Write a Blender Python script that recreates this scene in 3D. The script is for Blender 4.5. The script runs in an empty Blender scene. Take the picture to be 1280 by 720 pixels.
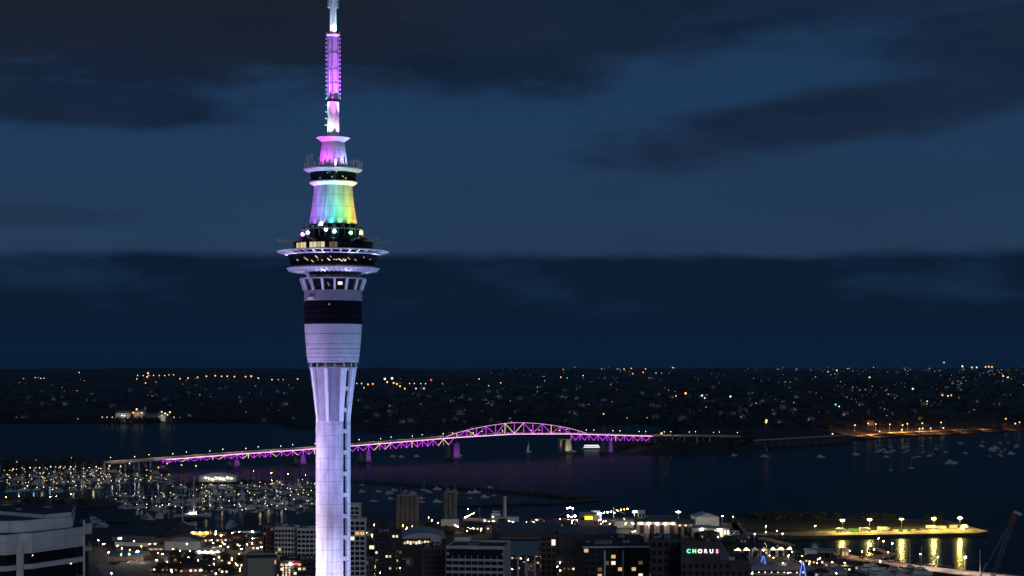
import bpy, bmesh, math, random
from mathutils import Vector, Matrix, noise
R = math.radians
rnd = random.Random(7)
F, HZ, CH = 2200.0, 458.0, 146.0        # focal length in photo pixels, horizon row, camera height (m)
sc = bpy.context.scene
col = sc.collection
# ------------------------------------------------------------------ camera
cam = bpy.data.objects.new('camera', bpy.data.cameras.new('camera'))
col.objects.link(cam); sc.camera = cam
cam.location = (0, 0, CH); cam.rotation_euler = (R(90), 0, 0)
cam.data.sensor_width = 36; cam.data.lens = F / 1280 * 36
cam.data.shift_y = (HZ - 360) / 1280
cam.data.clip_start = 1; cam.data.clip_end = 80000
# ------------------------------------------------------------------ view
sc.view_settings.view_transform = 'Standard'; sc.view_settings.look = 'None'
sc.view_settings.exposure = 0; sc.view_settings.gamma = 1
sc.render.engine = 'CYCLES'
sc.cycles.use_denoising = True; sc.cycles.max_bounces = 4; sc.cycles.diffuse_bounces = 2
sc.cycles.glossy_bounces = 2; sc.cycles.sample_clamp_indirect = 3; sc.cycles.use_light_tree = True
sc.cycles.use_adaptive_sampling = False
# ------------------------------------------------------------------ world: dusk sky with cloud banks
w = bpy.data.worlds.new('World'); sc.world = w; w.use_nodes = True
nt = w.node_tree; N = nt.nodes; L = nt.links; N.clear()
def M_(op, a, b=None, c=None):
    n = N.new('ShaderNodeMath'); n.operation = op
    for i, v in enumerate((a, b, c)):
        if v is None: continue
        if isinstance(v, (int, float)): n.inputs[i].default_value = v
        else: L.new(v, n.inputs[i])
    return n.outputs[0]
def MR(v, a, b, c=0.0, d=1.0, mode='SMOOTHSTEP'):
    n = N.new('ShaderNodeMapRange'); n.interpolation_type = mode
    L.new(v, n.inputs['Value'])
    for k, x in zip(('From Min', 'From Max', 'To Min', 'To Max'), (a, b, c, d)): n.inputs[k].default_value = x
    return n.outputs[0]
def MIX(f, a, b, bt='MIX'):
    n = N.new('ShaderNodeMix'); n.data_type = 'RGBA'; n.blend_type = bt
    if isinstance(f, (int, float)): n.inputs[0].default_value = f
    else: L.new(f, n.inputs[0])
    for i, v in ((6, a), (7, b)):
        if isinstance(v, tuple): n.inputs[i].default_value = (*v, 1)
        else: L.new(v, n.inputs[i])
    return n.outputs[2]
def s2l(r, g, b):
    f = lambda c: (c / 255 / 12.92) if c / 255 <= .04045 else ((c / 255 + .055) / 1.055) ** 2.4
    return (f(r), f(g), f(b))
tc = N.new('ShaderNodeTexCoord'); sx = N.new('ShaderNodeSeparateXYZ'); L.new(tc.outputs['Generated'], sx.inputs[0])
el = M_('ARCSINE', sx.outputs[2]); az = M_('ARCTAN2', sx.outputs[0], sx.outputs[1])
def NOISE(sxx, sy, det, off):
    cb = N.new('ShaderNodeCombineXYZ')
    L.new(M_('MULTIPLY', az, sxx), cb.inputs[0]); L.new(M_('MULTIPLY', el, sy), cb.inputs[1]); cb.inputs[2].default_value = off
    n = N.new('ShaderNodeTexNoise'); n.inputs['Scale'].default_value = 1; n.inputs['Detail'].default_value = det
    n.inputs['Roughness'].default_value = .52
    L.new(cb.outputs[0], n.inputs['Vector']); return n.outputs[0]
nA = NOISE(9, 34, 6, 0.0); nB = NOISE(22, 80, 5, 3.3); nC = NOISE(5, 14, 3, 7.7)
nD = NOISE(48, 130, 4, 9.1)
wob = M_('ADD', M_('ADD', M_('MULTIPLY', M_('SUBTRACT', nA, .5), 1.25), M_('MULTIPLY', M_('SUBTRACT', nB, .5), .6)), M_('MULTIPLY', M_('SUBTRACT', nD, .5), .3))
def blob(px, py, rx, ry, tilt=0.0, soft=.45, amt=1.0):
    a0, e0 = math.atan((px - 640) / F), math.atan((HZ - py) / F)
    dx = M_('SUBTRACT', az, a0); dy = M_('SUBTRACT', el, e0)
    c, s = math.cos(tilt), math.sin(tilt)
    u = M_('DIVIDE', M_('ADD', M_('MULTIPLY', dx, c), M_('MULTIPLY', dy, s)), rx / F)
    v = M_('DIVIDE', M_('ADD', M_('MULTIPLY', dx, -s), M_('MULTIPLY', dy, c)), ry / F)
    d = M_('SQRT', M_('ADD', M_('MULTIPLY', u, u), M_('MULTIPLY', v, v)))
    d = M_('ADD', d, wob)
    return MR(d, 1 - soft, 1 + soft, amt, 0.0)
# clear sky between the banks
clear = MIX(MR(el, .06, .16), s2l(36, 60, 88), s2l(28, 57, 90))
clear = MIX(MR(nC, .35, .7, 0, .4), clear, s2l(27, 48, 74))
sky = N.new('ShaderNodeTexSky'); sky.sky_type = 'NISHITA'; sky.sun_disc = False
sky.sun_elevation = R(14); sky.sun_rotation = R(180); sky.altitude = 0
# low bank above the horizon
low = MIX(MR(el, .0, .035), s2l(5, 29, 52), s2l(4, 24, 46))
low = MIX(M_('MULTIPLY', MR(nA, .45, .72), MR(el, .02, .04)), low, s2l(18, 42, 68))
edge = M_('ADD', M_('ADD', el, M_('MULTIPLY', M_('SUBTRACT', nB, .5), .007)), M_('MULTIPLY', M_('SUBTRACT', nA, .5), .014))
lowm = MR(edge, .0585, .0665, 1.0, 0.0)
# upper cloud masses
cl = None
for b in (dict(px=180, py=25, rx=560, ry=88, soft=.3, amt=.95), dict(px=640, py=0, rx=300, ry=105, soft=.32, amt=.9), dict(px=80, py=138, rx=200, ry=28, tilt=-.03, soft=.35, amt=.85),
          dict(px=1120, py=140, rx=330, ry=36, tilt=.14, soft=.4, amt=.8), dict(px=1290, py=75, rx=180, ry=62, soft=.4, amt=.85),
          dict(px=1050, py=-8, rx=420, ry=46, soft=.45, amt=.7), dict(px=20, py=275, rx=120, ry=14, soft=.6, amt=.35)):
    m = blob(**b); cl = m if cl is None else M_('MAXIMUM', cl, m)
up = M_('MAXIMUM', cl, M_('MULTIPLY', MR(el, .21, .5), .8))
ccol = MIX(MR(nA, .3, .7), s2l(13, 27, 47), s2l(24, 35, 55))
ccol = MIX(M_('MULTIPLY', MR(el, .15, .21), MR(az, .05, -.12)), ccol, s2l(24, 28, 39))
base = MIX(up, clear, ccol)
base = MIX(lowm, base, low)
base = MIX(MR(el, -.002, -.0005, 1, 0), base, s2l(3, 9, 18))
bg1 = N.new('ShaderNodeBackground'); L.new(base, bg1.inputs[0]); bg1.inputs[1].default_value = 1.0
bg2 = N.new('ShaderNodeBackground'); L.new(sky.outputs[0], bg2.inputs[0]); bg2.inputs[1].default_value = .00035
ad = N.new('ShaderNodeAddShader'); L.new(bg1.outputs[0], ad.inputs[0]); L.new(bg2.outputs[0], ad.inputs[1])
wo = N.new('ShaderNodeOutputWorld'); L.new(ad.outputs[0], wo.inputs[0])
# ------------------------------------------------------------------ faint city glow, added as a sun lamp behind the camera
sun = bpy.data.objects.new('sun', bpy.data.lights.new('sun', 'SUN')); col.objects.link(sun)
sun.data.energy = .28; sun.data.angle = R(12); sun.data.color = (.80, .90, 1)
sun.rotation_euler = (R(76), 0, R(14))

# ------------------------------------------------------------------ helpers
MATS = {}
def mat(name, c, rough=.7, var=.25, scale=.3, metal=0.0, spec=.5, bump=0.0, em=None, es=0.0, samp='AUTO'):
    m = bpy.data.materials.new(name); MATS[name] = m; m.use_nodes = True
    t = m.node_tree; p = t.nodes['Principled BSDF']
    p.inputs['Roughness'].default_value = rough; p.inputs['Metallic'].default_value = metal
    p.inputs['Specular IOR Level'].default_value = spec
    if em is None:
        co = t.nodes.new('ShaderNodeTexCoord'); n = t.nodes.new('ShaderNodeTexNoise')
        n.inputs['Scale'].default_value = scale; n.inputs['Detail'].default_value = 5
        t.links.new(co.outputs['Object'], n.inputs['Vector'])
        r = t.nodes.new('ShaderNodeValToRGB'); r.color_ramp.elements[0].position = .3; r.color_ramp.elements[1].position = .72
        r.color_ramp.elements[0].color = (*[x * (1 - var) for x in c], 1); r.color_ramp.elements[1].color = (*[min(1, x * (1 + var)) for x in c], 1)
        t.links.new(n.outputs[0], r.inputs[0]); t.links.new(r.outputs[0], p.inputs['Base Color'])
        if bump:
            b = t.nodes.new('ShaderNodeBump'); b.inputs['Strength'].default_value = bump; b.inputs['Distance'].default_value = .3
            t.links.new(n.outputs[0], b.inputs['Height']); t.links.new(b.outputs[0], p.inputs['Normal'])
    else:
        p.inputs['Base Color'].default_value = (*c, 1)
        p.inputs['Emission Color'].default_value = (*em, 1); p.inputs['Emission Strength'].default_value = es
        m.cycles.emission_sampling = samp
    return m
mat('concrete', (.42, .42, .41), .8, .12, .4, bump=.1)
mat('pale_wall', (.55, .56, .57), .75, .12, .15); mat('white_wall', (.72, .73, .74), .7, .1, .15)
mat('grey_wall', (.25, .26, .28), .8, .2, .1); mat('dark_wall', (.028, .029, .034), .8, .3, .1)
mat('brown_wall', (.085, .062, .066), .85, .25, .1); mat('beige_wall', (.45, .40, .32), .8, .15, .2)
mat('brick', (.22, .1, .07), .85, .3, .5); mat('teal_wall', (.07, .16, .21), .5, .2, .1)
mat('roof_dark', (.05, .055, .065), .8, .4, .08); mat('roof_grey', (.16, .17, .19), .75, .3, .08); mat('roof_pale', (.42, .45, .48), .6, .2, .08)
mat('asphalt', (.05, .05, .052), .9, .35, .05, bump=.1); mat('paving', (.2, .19, .18), .85, .25, .07)
mat('glass_dark', (.012, .015, .02), .12, .4, .2, spec=.6); mat('steel', (.3, .31, .33), .5, .2, .5, metal=.3)
mat('dark_steel', (.04, .04, .05), .6, .3, .5); mat('boat_white', (.46, .49, .52), .4, .25, .5); mat('white_paint', (.8, .8, .8), .5, .08, .5); mat('red_paint', (.5, .04, .03), .6, .2, .5)
mat('green_paint', (.08, .4, .1), .6, .2, .5); mat('car_dark', (.05, .06, .08), .3, .1, 1); mat('car_silver', (.5, .5, .52), .3, .1, 1, metal=.4)
mat('rubber', (.02, .02, .02), .9, .2, 1); mat('wood', (.2, .15, .1), .8, .3, .5); mat('rock', (.05, .048, .045), .95, .5, .3, bump=.5)
mat('bark', (.09, .06, .04), .95, .3, 1); mat('leaf_a', (.022, .036, .015), .8, .5, .6); mat('leaf_b', (.07, .085, .03), .8, .5, .6)
mat('foliage_far', (.010, .014, .012), .95, .5, .02); mat('pier_concrete', (.15, .15, .15), .85, .25, .2); mat('panel_wall', (.70, .71, .73), .7, .12, .2); mat('silo_grey', (.13, .13, .13), .85, .25, .2); mat('hull_red', (.16, .02, .02), .6, .2, .5); mat('grey_tent', (.3, .32, .35), .7, .15, .2); mat('house_wall', (.2, .2, .21), .8, .2, .2); mat('tile_red', (.10, .05, .045), .8, .3, .3); mat('grass_m', (.014, .021, .010), .95, .5, .03, bump=.2)
def em(name, c, s, samp='AUTO'): return mat(name, (.1, .1, .1), .5, em=c, es=s, samp=samp)
em('lamp_warm', (1, .62, .22), 340); em('lamp_white', (1, .84, .56), 320); em('lamp_orange', (1, .4, .08), 260); em('lamp_cool', (.8, .9, 1), 240); em('ship_lamp', (1, .93, .85), 130); em('ship_lamp_orange', (1, .42, .12), 60)
em('lamp_wall', (1, .80, .52), 95); em('lamp_quay', (1, .68, .13), 2100); em('lamp_soft', (1, .75, .4), 8); em('flood_white', (1, .95, .82), 420)
em('win_warm', (1, .62, .26), .75); em('win_white', (1, .86, .6), 1.2); em('win_dim', (1, .6, .3), .12); em('win_green', (.6, .9, .75), .3); em('pane_lit', (1, .80, .46), .75); em('pane_lit_warm', (1, .7, .34), .5); em('shop_lit', (1, .84, .55), 2.5)
for k, (c, s) in {'far_warm': ((1, .62, .26), 2.4), 'far_orange': ((1, .36, .08), 3.4), 'far_white': ((.95, .95, .9), 2.0), 'far_pale': ((1, .82, .55), .8), 'far_red': ((1, .05, .03), 2.5),
                  'far_green': ((.1, 1, .5), 1.5), 'far_dim': ((.9, .8, .65), .4)}.items(): em(k, c, s, 'NONE')
em('led_purple', (.52, .04, .80), 2.7, 'FRONT'); em('led_white', (1, .85, .45), 2.0, 'FRONT'); em('led_pink', (1, .42, .85), 2.4, 'FRONT')
em('blue_glow', (.1, .22, 1), 1.6, 'FRONT'); em('led_red', (1, .03, .05), 5, 'FRONT'); em('led_orange', (1, .5, .02), 3, 'FRONT'); em('led_signblue', (.15, .2, 1), 1.5, 'FRONT')

class MB:
    def __init__(s): s.v = []; s.f = []; s.m = []; s.slots = []
    def mi(s, m):
        if m not in s.slots: s.slots.append(m)
        return s.slots.index(m)
    def add(s, vs, fs, m):
        o = len(s.v); k = s.mi(m); s.v += [tuple(v) for v in vs]
        for f in fs: s.f.append(tuple(i + o for i in f)); s.m.append(k)
        return s
    def box(s, c, d, m, rz=0.0, mtx=None):
        x, y, z = d[0] / 2, d[1] / 2, d[2] / 2
        vs = [Vector((a * x, b * y, e * z)) for e in (-1, 1) for b in (-1, 1) for a in (-1, 1)]
        rot = mtx if mtx is not None else Matrix.Rotation(rz, 3, 'Z')
        vs = [rot @ v + Vector(c) for v in vs]
        return s.add(vs, [(0, 2, 3, 1), (4, 5, 7, 6), (0, 1, 5, 4), (2, 6, 7, 3), (0, 4, 6, 2), (1, 3, 7, 5)], m)
    def bar(s, a, b, wd, m, ht=None):
        a, b = Vector(a), Vector(b); d = b - a; l = d.length
        q = d.to_track_quat('Z', 'Y').to_matrix()
        return s.box((a + b) / 2, (wd, ht or wd, l), m, mtx=q)
    def tube(s, a, b, r0, r1, m, n=8, caps=True):
        a, b = Vector(a), Vector(b); q = (b - a).to_track_quat('Z', 'Y').to_matrix(); vs = []
        for p, r in ((a, r0), (b, r1)):
            vs += [q @ Vector((r * math.cos(t * 2 * math.pi / n), r * math.sin(t * 2 * math.pi / n), 0)) + p for t in range(n)]
        fs = [(i, (i + 1) % n, n + (i + 1) % n, n + i) for i in range(n)]
        if caps: fs += [tuple(range(n - 1, -1, -1)), tuple(range(n, 2 * n))]
        return s.add(vs, fs, m)
    def lathe(s, prof, m, n=96, c=(0, 0, 0), caps=True):
        vs = []
        for r, z in prof: vs += [(c[0] + r * math.cos(t * 2 * math.pi / n), c[1] + r * math.sin(t * 2 * math.pi / n), c[2] + z) for t in range(n)]
        fs = []
        for k in range(len(prof) - 1):
            fs += [(k * n + i, k * n + (i + 1) % n, (k + 1) * n + (i + 1) % n, (k + 1) * n + i) for i in range(n)]
        if caps: fs += [tuple(range(n - 1, -1, -1)), tuple(range((len(prof) - 1) * n, len(prof) * n))]
        return s.add(vs, fs, m)
    def ball(s, c, r, m, n=8, k=6, sz=1.0):
        prof = [(max(.001, r * math.sin(math.pi * i / k)), -r * sz * math.cos(math.pi * i / k)) for i in range(k + 1)]
        return s.lathe(prof, m, n, c)
    def prism(s, pts, z0, z1, m, top=None):
        n = len(pts)
        if sum(pts[i][0] * pts[(i + 1) % n][1] - pts[(i + 1) % n][0] * pts[i][1] for i in range(n)) < 0: pts = pts[::-1]
        vs = [(p[0], p[1], z0) for p in pts] + [(p[0], p[1], z1) for p in pts]
        s.add(vs, [(i, (i + 1) % n, n + (i + 1) % n, n + i) for i in range(n)] + [tuple(range(n - 1, -1, -1))], m)
        return s.add([(p[0], p[1], z1) for p in pts], [tuple(range(n))], top or m)
    def mesh(s, name, smooth=False):
        me = bpy.data.meshes.new(name); me.from_pydata(s.v, [], s.f)
        for m in s.slots: me.materials.append(MATS[m])
        me.polygons.foreach_set('material_index', s.m)
        if smooth: me.polygons.foreach_set('use_smooth', [True] * len(s.f))
        me.update()
        if smooth: me.set_sharp_from_angle(angle=R(30))
        return me
    def build(s, name, parent=None, smooth=False, loc=None, rz=0):
        o = bpy.data.objects.new(name, s.mesh(name, smooth)); col.objects.link(o)
        if parent: o.parent = parent
        if loc: o.location = loc
        o.rotation_euler.z = rz
        return o
def tag(o, label=None, cat=None, group=None, kind=None):
    if label: o['label'] = label
    if cat: o['category'] = cat
    if group: o['group'] = group
    if kind: o['kind'] = kind
    return o
def thing(name, label, cat, loc=(0, 0, 0), rz=0.0, group=None):
    o = bpy.data.objects.new(name, None); col.objects.link(o); o.location = loc; o.rotation_euler.z = rz
    o.empty_display_size = 1
    return tag(o, label, cat, group)
KIDS = {}
def dup(root, loc, rz=0.0, label=None, group=None, s=1.0):
    if root.name not in KIDS: KIDS[root.name] = [(c, list(c.children)) for c in root.children]
    r = root.copy(); col.objects.link(r); r.location = loc; r.rotation_euler.z = rz; r.scale = (s, s, s)
    if label: r['label'] = label
    if group: r['group'] = group
    for c, gs in KIDS[root.name]:
        k = c.copy(); col.objects.link(k); k.parent = r
        for g in gs: q = g.copy(); col.objects.link(q); q.parent = k
    return r
def delete_tree(o):
    for c in list(o.children_recursive): bpy.data.objects.remove(c)
    bpy.data.objects.remove(o)
def G(px, py, z=0.0):
    Y = F * (CH - z) / (py - HZ); return Vector(((px - 640) / F * Y, Y, z))
def ZT(py, Y): return CH - (py - HZ) * Y / F
def XT(px, Y): return (px - 640) / F * Y
# ================================================================== water, land
def water_mat():
    m = bpy.data.materials.new('water'); MATS['water'] = m; m.use_nodes = True
    t = m.node_tree; p = t.nodes['Principled BSDF']
    p.inputs['Base Color'].default_value = (.001, .006, .012, 1); p.inputs['Roughness'].default_value = .17; p.inputs['IOR'].default_value = 1.33; p.inputs['Specular IOR Level'].default_value = .15
    co = t.nodes.new('ShaderNodeTexCoord')
    n1 = t.nodes.new('ShaderNodeTexNoise'); n1.inputs['Scale'].default_value = .045; n1.inputs['Detail'].default_value = 4
    n2 = t.nodes.new('ShaderNodeTexNoise'); n2.inputs['Scale'].default_value = .003; n2.inputs['Detail'].default_value = 3
    t.links.new(co.outputs['Object'], n1.inputs['Vector']); t.links.new(co.outputs['Object'], n2.inputs['Vector'])
    b = t.nodes.new('ShaderNodeBump'); b.inputs['Strength'].default_value = .07; b.inputs['Distance'].default_value = 1.5
    t.links.new(n1.outputs[0], b.inputs['Height']); t.links.new(b.outputs[0], p.inputs['Normal'])
    mr = t.nodes.new('ShaderNodeMapRange'); mr.inputs['To Min'].default_value = .16; mr.inputs['To Max'].default_value = .26
    mr.inputs['From Min'].default_value = .3; mr.inputs['From Max'].default_value = .7
    t.links.new(n2.outputs[0], mr.inputs['Value'])
    # choppy harbour water: facets turned to the viewer mirror far less than a flat sheet would at this grazing angle
    g = t.nodes.new('ShaderNodeBsdfGlossy'); g.inputs['Color'].default_value = (.80, .92, 1, 1); t.links.new(mr.outputs[0], g.inputs['Roughness']); t.links.new(b.outputs[0], g.inputs['Normal'])
    d = t.nodes.new('ShaderNodeBsdfDiffuse'); d.inputs['Color'].default_value = (.001, .004, .007, 1)
    fr = t.nodes.new('ShaderNodeFresnel'); fr.inputs['IOR'].default_value = 1.33
    m2 = t.nodes.new('ShaderNodeMapRange'); m2.inputs['From Max'].default_value = .8; m2.inputs['To Min'].default_value = .02; m2.inputs['To Max'].default_value = .22; t.links.new(fr.outputs[0], m2.inputs['Value'])
    ms = t.nodes.new('ShaderNodeMixShader'); t.links.new(m2.outputs[0], ms.inputs[0]); t.links.new(d.outputs[0], ms.inputs[1]); t.links.new(g.outputs[0], ms.inputs[2])
    t.links.new(ms.outputs[0], t.nodes['Material Output'].inputs['Surface']); t.nodes.remove(p)
water_mat()
tag(MB().add([(-30000, -3000, 0), (30000, -3000, 0), (30000, 60000, 0), (-30000, 60000, 0)], [(0, 1, 2, 3)], 'water').build('harbour_water'), kind='structure')

SHORE = [(-900, 528), (150, 529), (240, 527), (345, 528), (356, 532), (378, 536), (440, 538), (520, 540), (600, 541), (700, 540), (735, 535), (745, 531),
         (800, 530), (835, 533), (838, 545), (850, 560), (900, 566), (940, 563), (960, 556), (1040, 553), (1060, 551), (1110, 547.5), (1200, 543), (1290, 538), (1500, 533), (2200, 530)]
def shoreY(px):
    for (a, ya), (b, yb) in zip(SHORE, SHORE[1:]):
        if a <= px <= b: return F * CH / (ya + (yb - ya) * (px - a) / (b - a) - HZ)
    return 4500
def hland(X, Y):
    d = Y - shoreY(640 + F * X / Y)
    if d < 0: return -2.0
    n = noise.fractal(Vector((X / 900, Y / 900, .3)), 1.0, 2.0, 4)
    n2 = noise.fractal(Vector((X / 2600, Y / 3500, 5.3)), 1.0, 2.0, 3)
    h = 2 + 26 * (1 - math.exp(-d / 260)) + 34 * min(1, max(0, (d - 400) / 2200)) + 38 * min(1, max(0, (d - 2600) / 5000))
    k = min(1, d / 600)
    return max(1.5, h * (1 + .38 * n * k) + n2 * 24 * min(1, d / 2500))
NC, NR = 260, 120
vs = []; fs = []
for i in range(NC + 1):
    px = -900 + 3100 * i / NC; Y0 = shoreY(px)
    for j in range(NR + 1):
        t = j / NR; Y = Y0 + (24000 - Y0) * (t ** 2.6)
        X = XT(px, Y); vs.append((X, Y, -1.5 if j == 0 else hland(X, Y)))
fs = [(i * (NR + 1) + j, (i + 1) * (NR + 1) + j, (i + 1) * (NR + 1) + j + 1, i * (NR + 1) + j + 1) for i in range(NC) for j in range(NR)]
tag(MB().add(vs, fs, 'foliage_far').build('far_shore_hills', smooth=True), kind='structure')
def hit(px, py):
    """first point of the far land seen at that pixel"""
    Y = shoreY(px) + 5
    for _ in range(900):
        z = hland(XT(px, Y), Y)
        if z > 0 and HZ + F * (CH - z) / Y <= py: return Vector((XT(px, Y), Y, z))
        Y += 22
    return None
def poly(name, pts, z0, z1, m, top=None, kind='structure', z=None):
    o = MB().prism([G(x, y, z1 if z is None else z)[:2] for x, y in pts], z0, z1, m, top).build(name); return tag(o, kind=kind)
# headland under the bridge's far end
HEAD = [(752, 564), (775, 567.5), (820, 569), (900, 568.5), (938, 566), (962, 559), (930, 553), (838, 548), (790, 553), (757, 559)]
def mound(name, pts, zt, m, steps=4):
    P = [G(x, y)[:2] for x, y in pts]; cx = sum(p[0] for p in P) / len(P); cy = sum(p[1] for p in P) / len(P)
    b = MB(); n = len(P); vs = []
    for k in range(steps + 1):
        t = k / steps; s = 1 - .55 * t
        for p in P:
            q = noise.noise(Vector((p[0] / 60, p[1] / 60, k * .7)))
            vs.append((cx + (p[0] - cx) * s, cy + (p[1] - cy) * s, -1 + (zt + 1) * math.sin(t * math.pi / 2) * (1 + .25 * q)))
    fs = [(k * n + i, k * n + (i + 1) % n, (k + 1) * n + (i + 1) % n, (k + 1) * n + i) for k in range(steps) for i in range(n)] + [tuple(range(steps * n, steps * n + n))]
    return tag(b.add(vs, fs, m).build(name, smooth=True), kind='structure')
mound('headland', HEAD, 13, 'foliage_far')
# low land at the left, behind the marina
poly('marina_shore_land', [(-500, 600), (0, 595), (60, 588), (110, 585), (150, 584), (182, 586), (215, 588), (215, 582), (130, 578), (60, 576), (-100, 574), (-500, 574)], -1, 3, 'rock', 'grass_m')
poly('marina_car_park_spit', [(-400, 636), (20, 636), (60, 632), (92, 633), (150, 629), (118, 623), (60, 621), (-100, 620), (-400, 620)], -1, 2.6, 'rock', 'asphalt')
def breakwater(pts, wd, lab):
    b = MB()
    for (a, c) in zip(pts, pts[1:]):
        A, C_ = G(*a), G(*c); d = (C_ - A); n = max(2, int(d.length / 6)); u = Vector((-d.y, d.x, 0)).normalized()
        for i in range(n):
            p = A + d * (i / n)
            for k in range(3):
                q = p + u * rnd.uniform(-wd, wd) + Vector((0, 0, rnd.uniform(.1, 1.7)))
                b.box(q, (rnd.uniform(4, 8), rnd.uniform(3, 6), rnd.uniform(2, 3.2)), 'rock', rz=rnd.uniform(0, 3))
    tag(b.build('breakwater'), lab, 'breakwater')
breakwater([(440, 602), (520, 607), (600, 612), (660, 617), (720, 623), (753, 626)], 3.5, 'long low rock breakwater crossing the water behind the two grey silos')
breakwater([(560, 633), (620, 631), (690, 629), (750, 626)], 3, 'short dark rock arm meeting the long breakwater at its outer tip')
breakwater([(228, 606), (252, 603), (300, 602), (330, 604), (380, 606)], 3, 'dark rock mole carrying the white event building beside the marina')
breakwater([(120, 651), (170, 653), (215, 651), (255, 648)], 2.5, 'low dark rock edge in the water before the large dark shed')
# near city ground
edge = [G(x, y, 3)[:2] for x, y in [(-700, 668), (50, 668), (108, 661), (118, 657), (160, 660), (232, 663), (300, 662), (322, 657), (395, 653), (440, 652), (452, 647), (500, 645), (545, 648), (600, 652), (640, 654),
        (700, 651), (740, 647), (800, 648), (860, 646), (905, 645), (916, 650), (922, 655), (930, 668), (905, 673), (925, 691), (1000, 696), (1062, 700), (1072, 712), (1090, 726), (1160, 740), (1262, 755)]]
tag(MB().prism(edge + [(420, 1100), (420, 300), (900, 0), (900, -400), (-900, -400), (-900, 1500)], -2, 3, 'paving', 'asphalt').build('city_ground'), kind='structure')
poly('wharf', [(912, 649), (1050, 648.5), (1180, 649.5), (1212, 658), (1236, 664), (1222, 666.3), (1120, 667.8), (1020, 669.8), (935, 668.5), (918, 664)], -2, 3.0, 'rock', 'paving')
poly('quay', [(1045, 693), (1062, 693), (1081, 697), (1126, 703), (1162, 708), (1203, 712.5), (1290, 721), (1290, 729), (1203, 719), (1162, 714), (1101, 704), (1045, 700)], -2, 2.9, 'rock', 'paving')
poly('jetty', [(1086, 683.5), (1092, 683), (1119, 692), (1113, 695), (1082, 699), (1074, 697), (1106, 692)], .5, 2.0, 'wood')
poly('floating_pontoon', [(948, 672.5), (958, 672), (994, 680.5), (985, 682)], -.5, 1.2, 'wood')
poly('waterside_road', [(430, 672), (455, 667), (500, 664), (560, 663), (562, 666), (500, 668), (460, 672), (440, 678)], 3.004, 3.008, 'paving')
poly('yard_apron', [(790, 664), (860, 664), (905, 668), (905, 672.5), (820, 672), (790, 668)], 3.004, 3.01, 'paving')
poly('lower_street', [(120, 706), (180, 700), (215, 702), (240, 712), (300, 722), (420, 726), (500, 735), (140, 735)], 3.004, 3.012, 'paving')
poly('wharf_lawn', [(925, 650.5), (1050, 650), (1175, 651), (1200, 657.5), (1120, 660), (1000, 663), (935, 663)], 3.004, 4.2, 'grass_m', 'grass_m')
poly('fish_market_yard', [(196, 694), (260, 688), (305, 686), (312, 694), (270, 704), (215, 704)], 3.014, 3.02, 'paving')

# ================================================================== the tower
TX, TY = XT(416.5, 650), 650.0
K = 650 / F
def tz(py): return CH - (py - HZ) * K
def tr(hw): return hw * K
def tower_concrete():
    m = bpy.data.materials.new('tower_concrete'); MATS['tower_concrete'] = m; m.use_nodes = True
    t = m.node_tree; p = t.nodes['Principled BSDF']; p.inputs['Roughness'].default_value = .75
    co = t.nodes.new('ShaderNodeTexCoord'); s = t.nodes.new('ShaderNodeSeparateXYZ'); t.links.new(co.outputs['Object'], s.inputs[0])
    md = t.nodes.new('ShaderNodeMath'); md.operation = 'MODULO'; md.inputs[1].default_value = 4.2; t.links.new(s.outputs[2], md.inputs[0])
    lt = t.nodes.new('ShaderNodeMath'); lt.operation = 'LESS_THAN'; lt.inputs[1].default_value = .16; t.links.new(md.outputs[0], lt.inputs[0])
    n = t.nodes.new('ShaderNodeTexNoise'); n.inputs['Scale'].default_value = .35; n.inputs['Detail'].default_value = 6
    mp = t.nodes.new('ShaderNodeMapping'); mp.inputs['Scale'].default_value = (1, 1, .35); t.links.new(co.outputs['Object'], mp.inputs[0]); t.links.new(mp.outputs[0], n.inputs['Vector'])
    r = t.nodes.new('ShaderNodeValToRGB'); r.color_ramp.elements[0].position = .3; r.color_ramp.elements[1].position = .7
    r.color_ramp.elements[0].color = (.36, .36, .37, 1); r.color_ramp.elements[1].color = (.62, .62, .61, 1); t.links.new(n.outputs[0], r.inputs[0])
    n3 = t.nodes.new('ShaderNodeTexNoise'); n3.inputs['Scale'].default_value = 1; n3.inputs['Detail'].default_value = 3; mp3 = t.nodes.new('ShaderNodeMapping'); mp3.inputs['Scale'].default_value = (1.3, 1.3, .035)
    t.links.new(co.outputs['Object'], mp3.inputs[0]); t.links.new(mp3.outputs[0], n3.inputs['Vector']); ml = t.nodes.new('ShaderNodeMath'); ml.operation = 'MULTIPLY_ADD'; ml.inputs[1].default_value = .8; ml.inputs[2].default_value = -.4; t.links.new(n3.outputs[0], ml.inputs[0])
    ad_ = t.nodes.new('ShaderNodeMath'); t.links.new(n.outputs[0], ad_.inputs[0]); t.links.new(ml.outputs[0], ad_.inputs[1]); t.links.new(ad_.outputs[0], r.inputs[0])
    mx = t.nodes.new('ShaderNodeMix'); mx.data_type = 'RGBA'; mx.inputs[7].default_value = (.26, .26, .27, 1)
    t.links.new(lt.outputs[0], mx.inputs[0]); t.links.new(r.outputs[0], mx.inputs[6]); t.links.new(mx.outputs[2], p.inputs['Base Color'])
    b = t.nodes.new('ShaderNodeBump'); b.inputs['Strength'].default_value = .12; b.inputs['Distance'].default_value = .2
    t.links.new(n.outputs[0], b.inputs['Height']); t.links.new(b.outputs[0], p.inputs['Normal'])
tower_concrete()
mat('tower_panel', (.5, .5, .52), .55, .1, .3); mat('collar_panel_shaded', (.30, .30, .34), .8, .15, .3, bump=.1); mat('tower_grey', (.26, .26, .28), .6, .1, .3); mat('tower_dark', (.006, .005, .009), .95, .3, .3, spec=.05)
T = thing('observation_tower', 'tall white concrete observation tower lit violet with a rainbow cone and a needle mast', 'tower', (TX, TY, 3))
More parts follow.
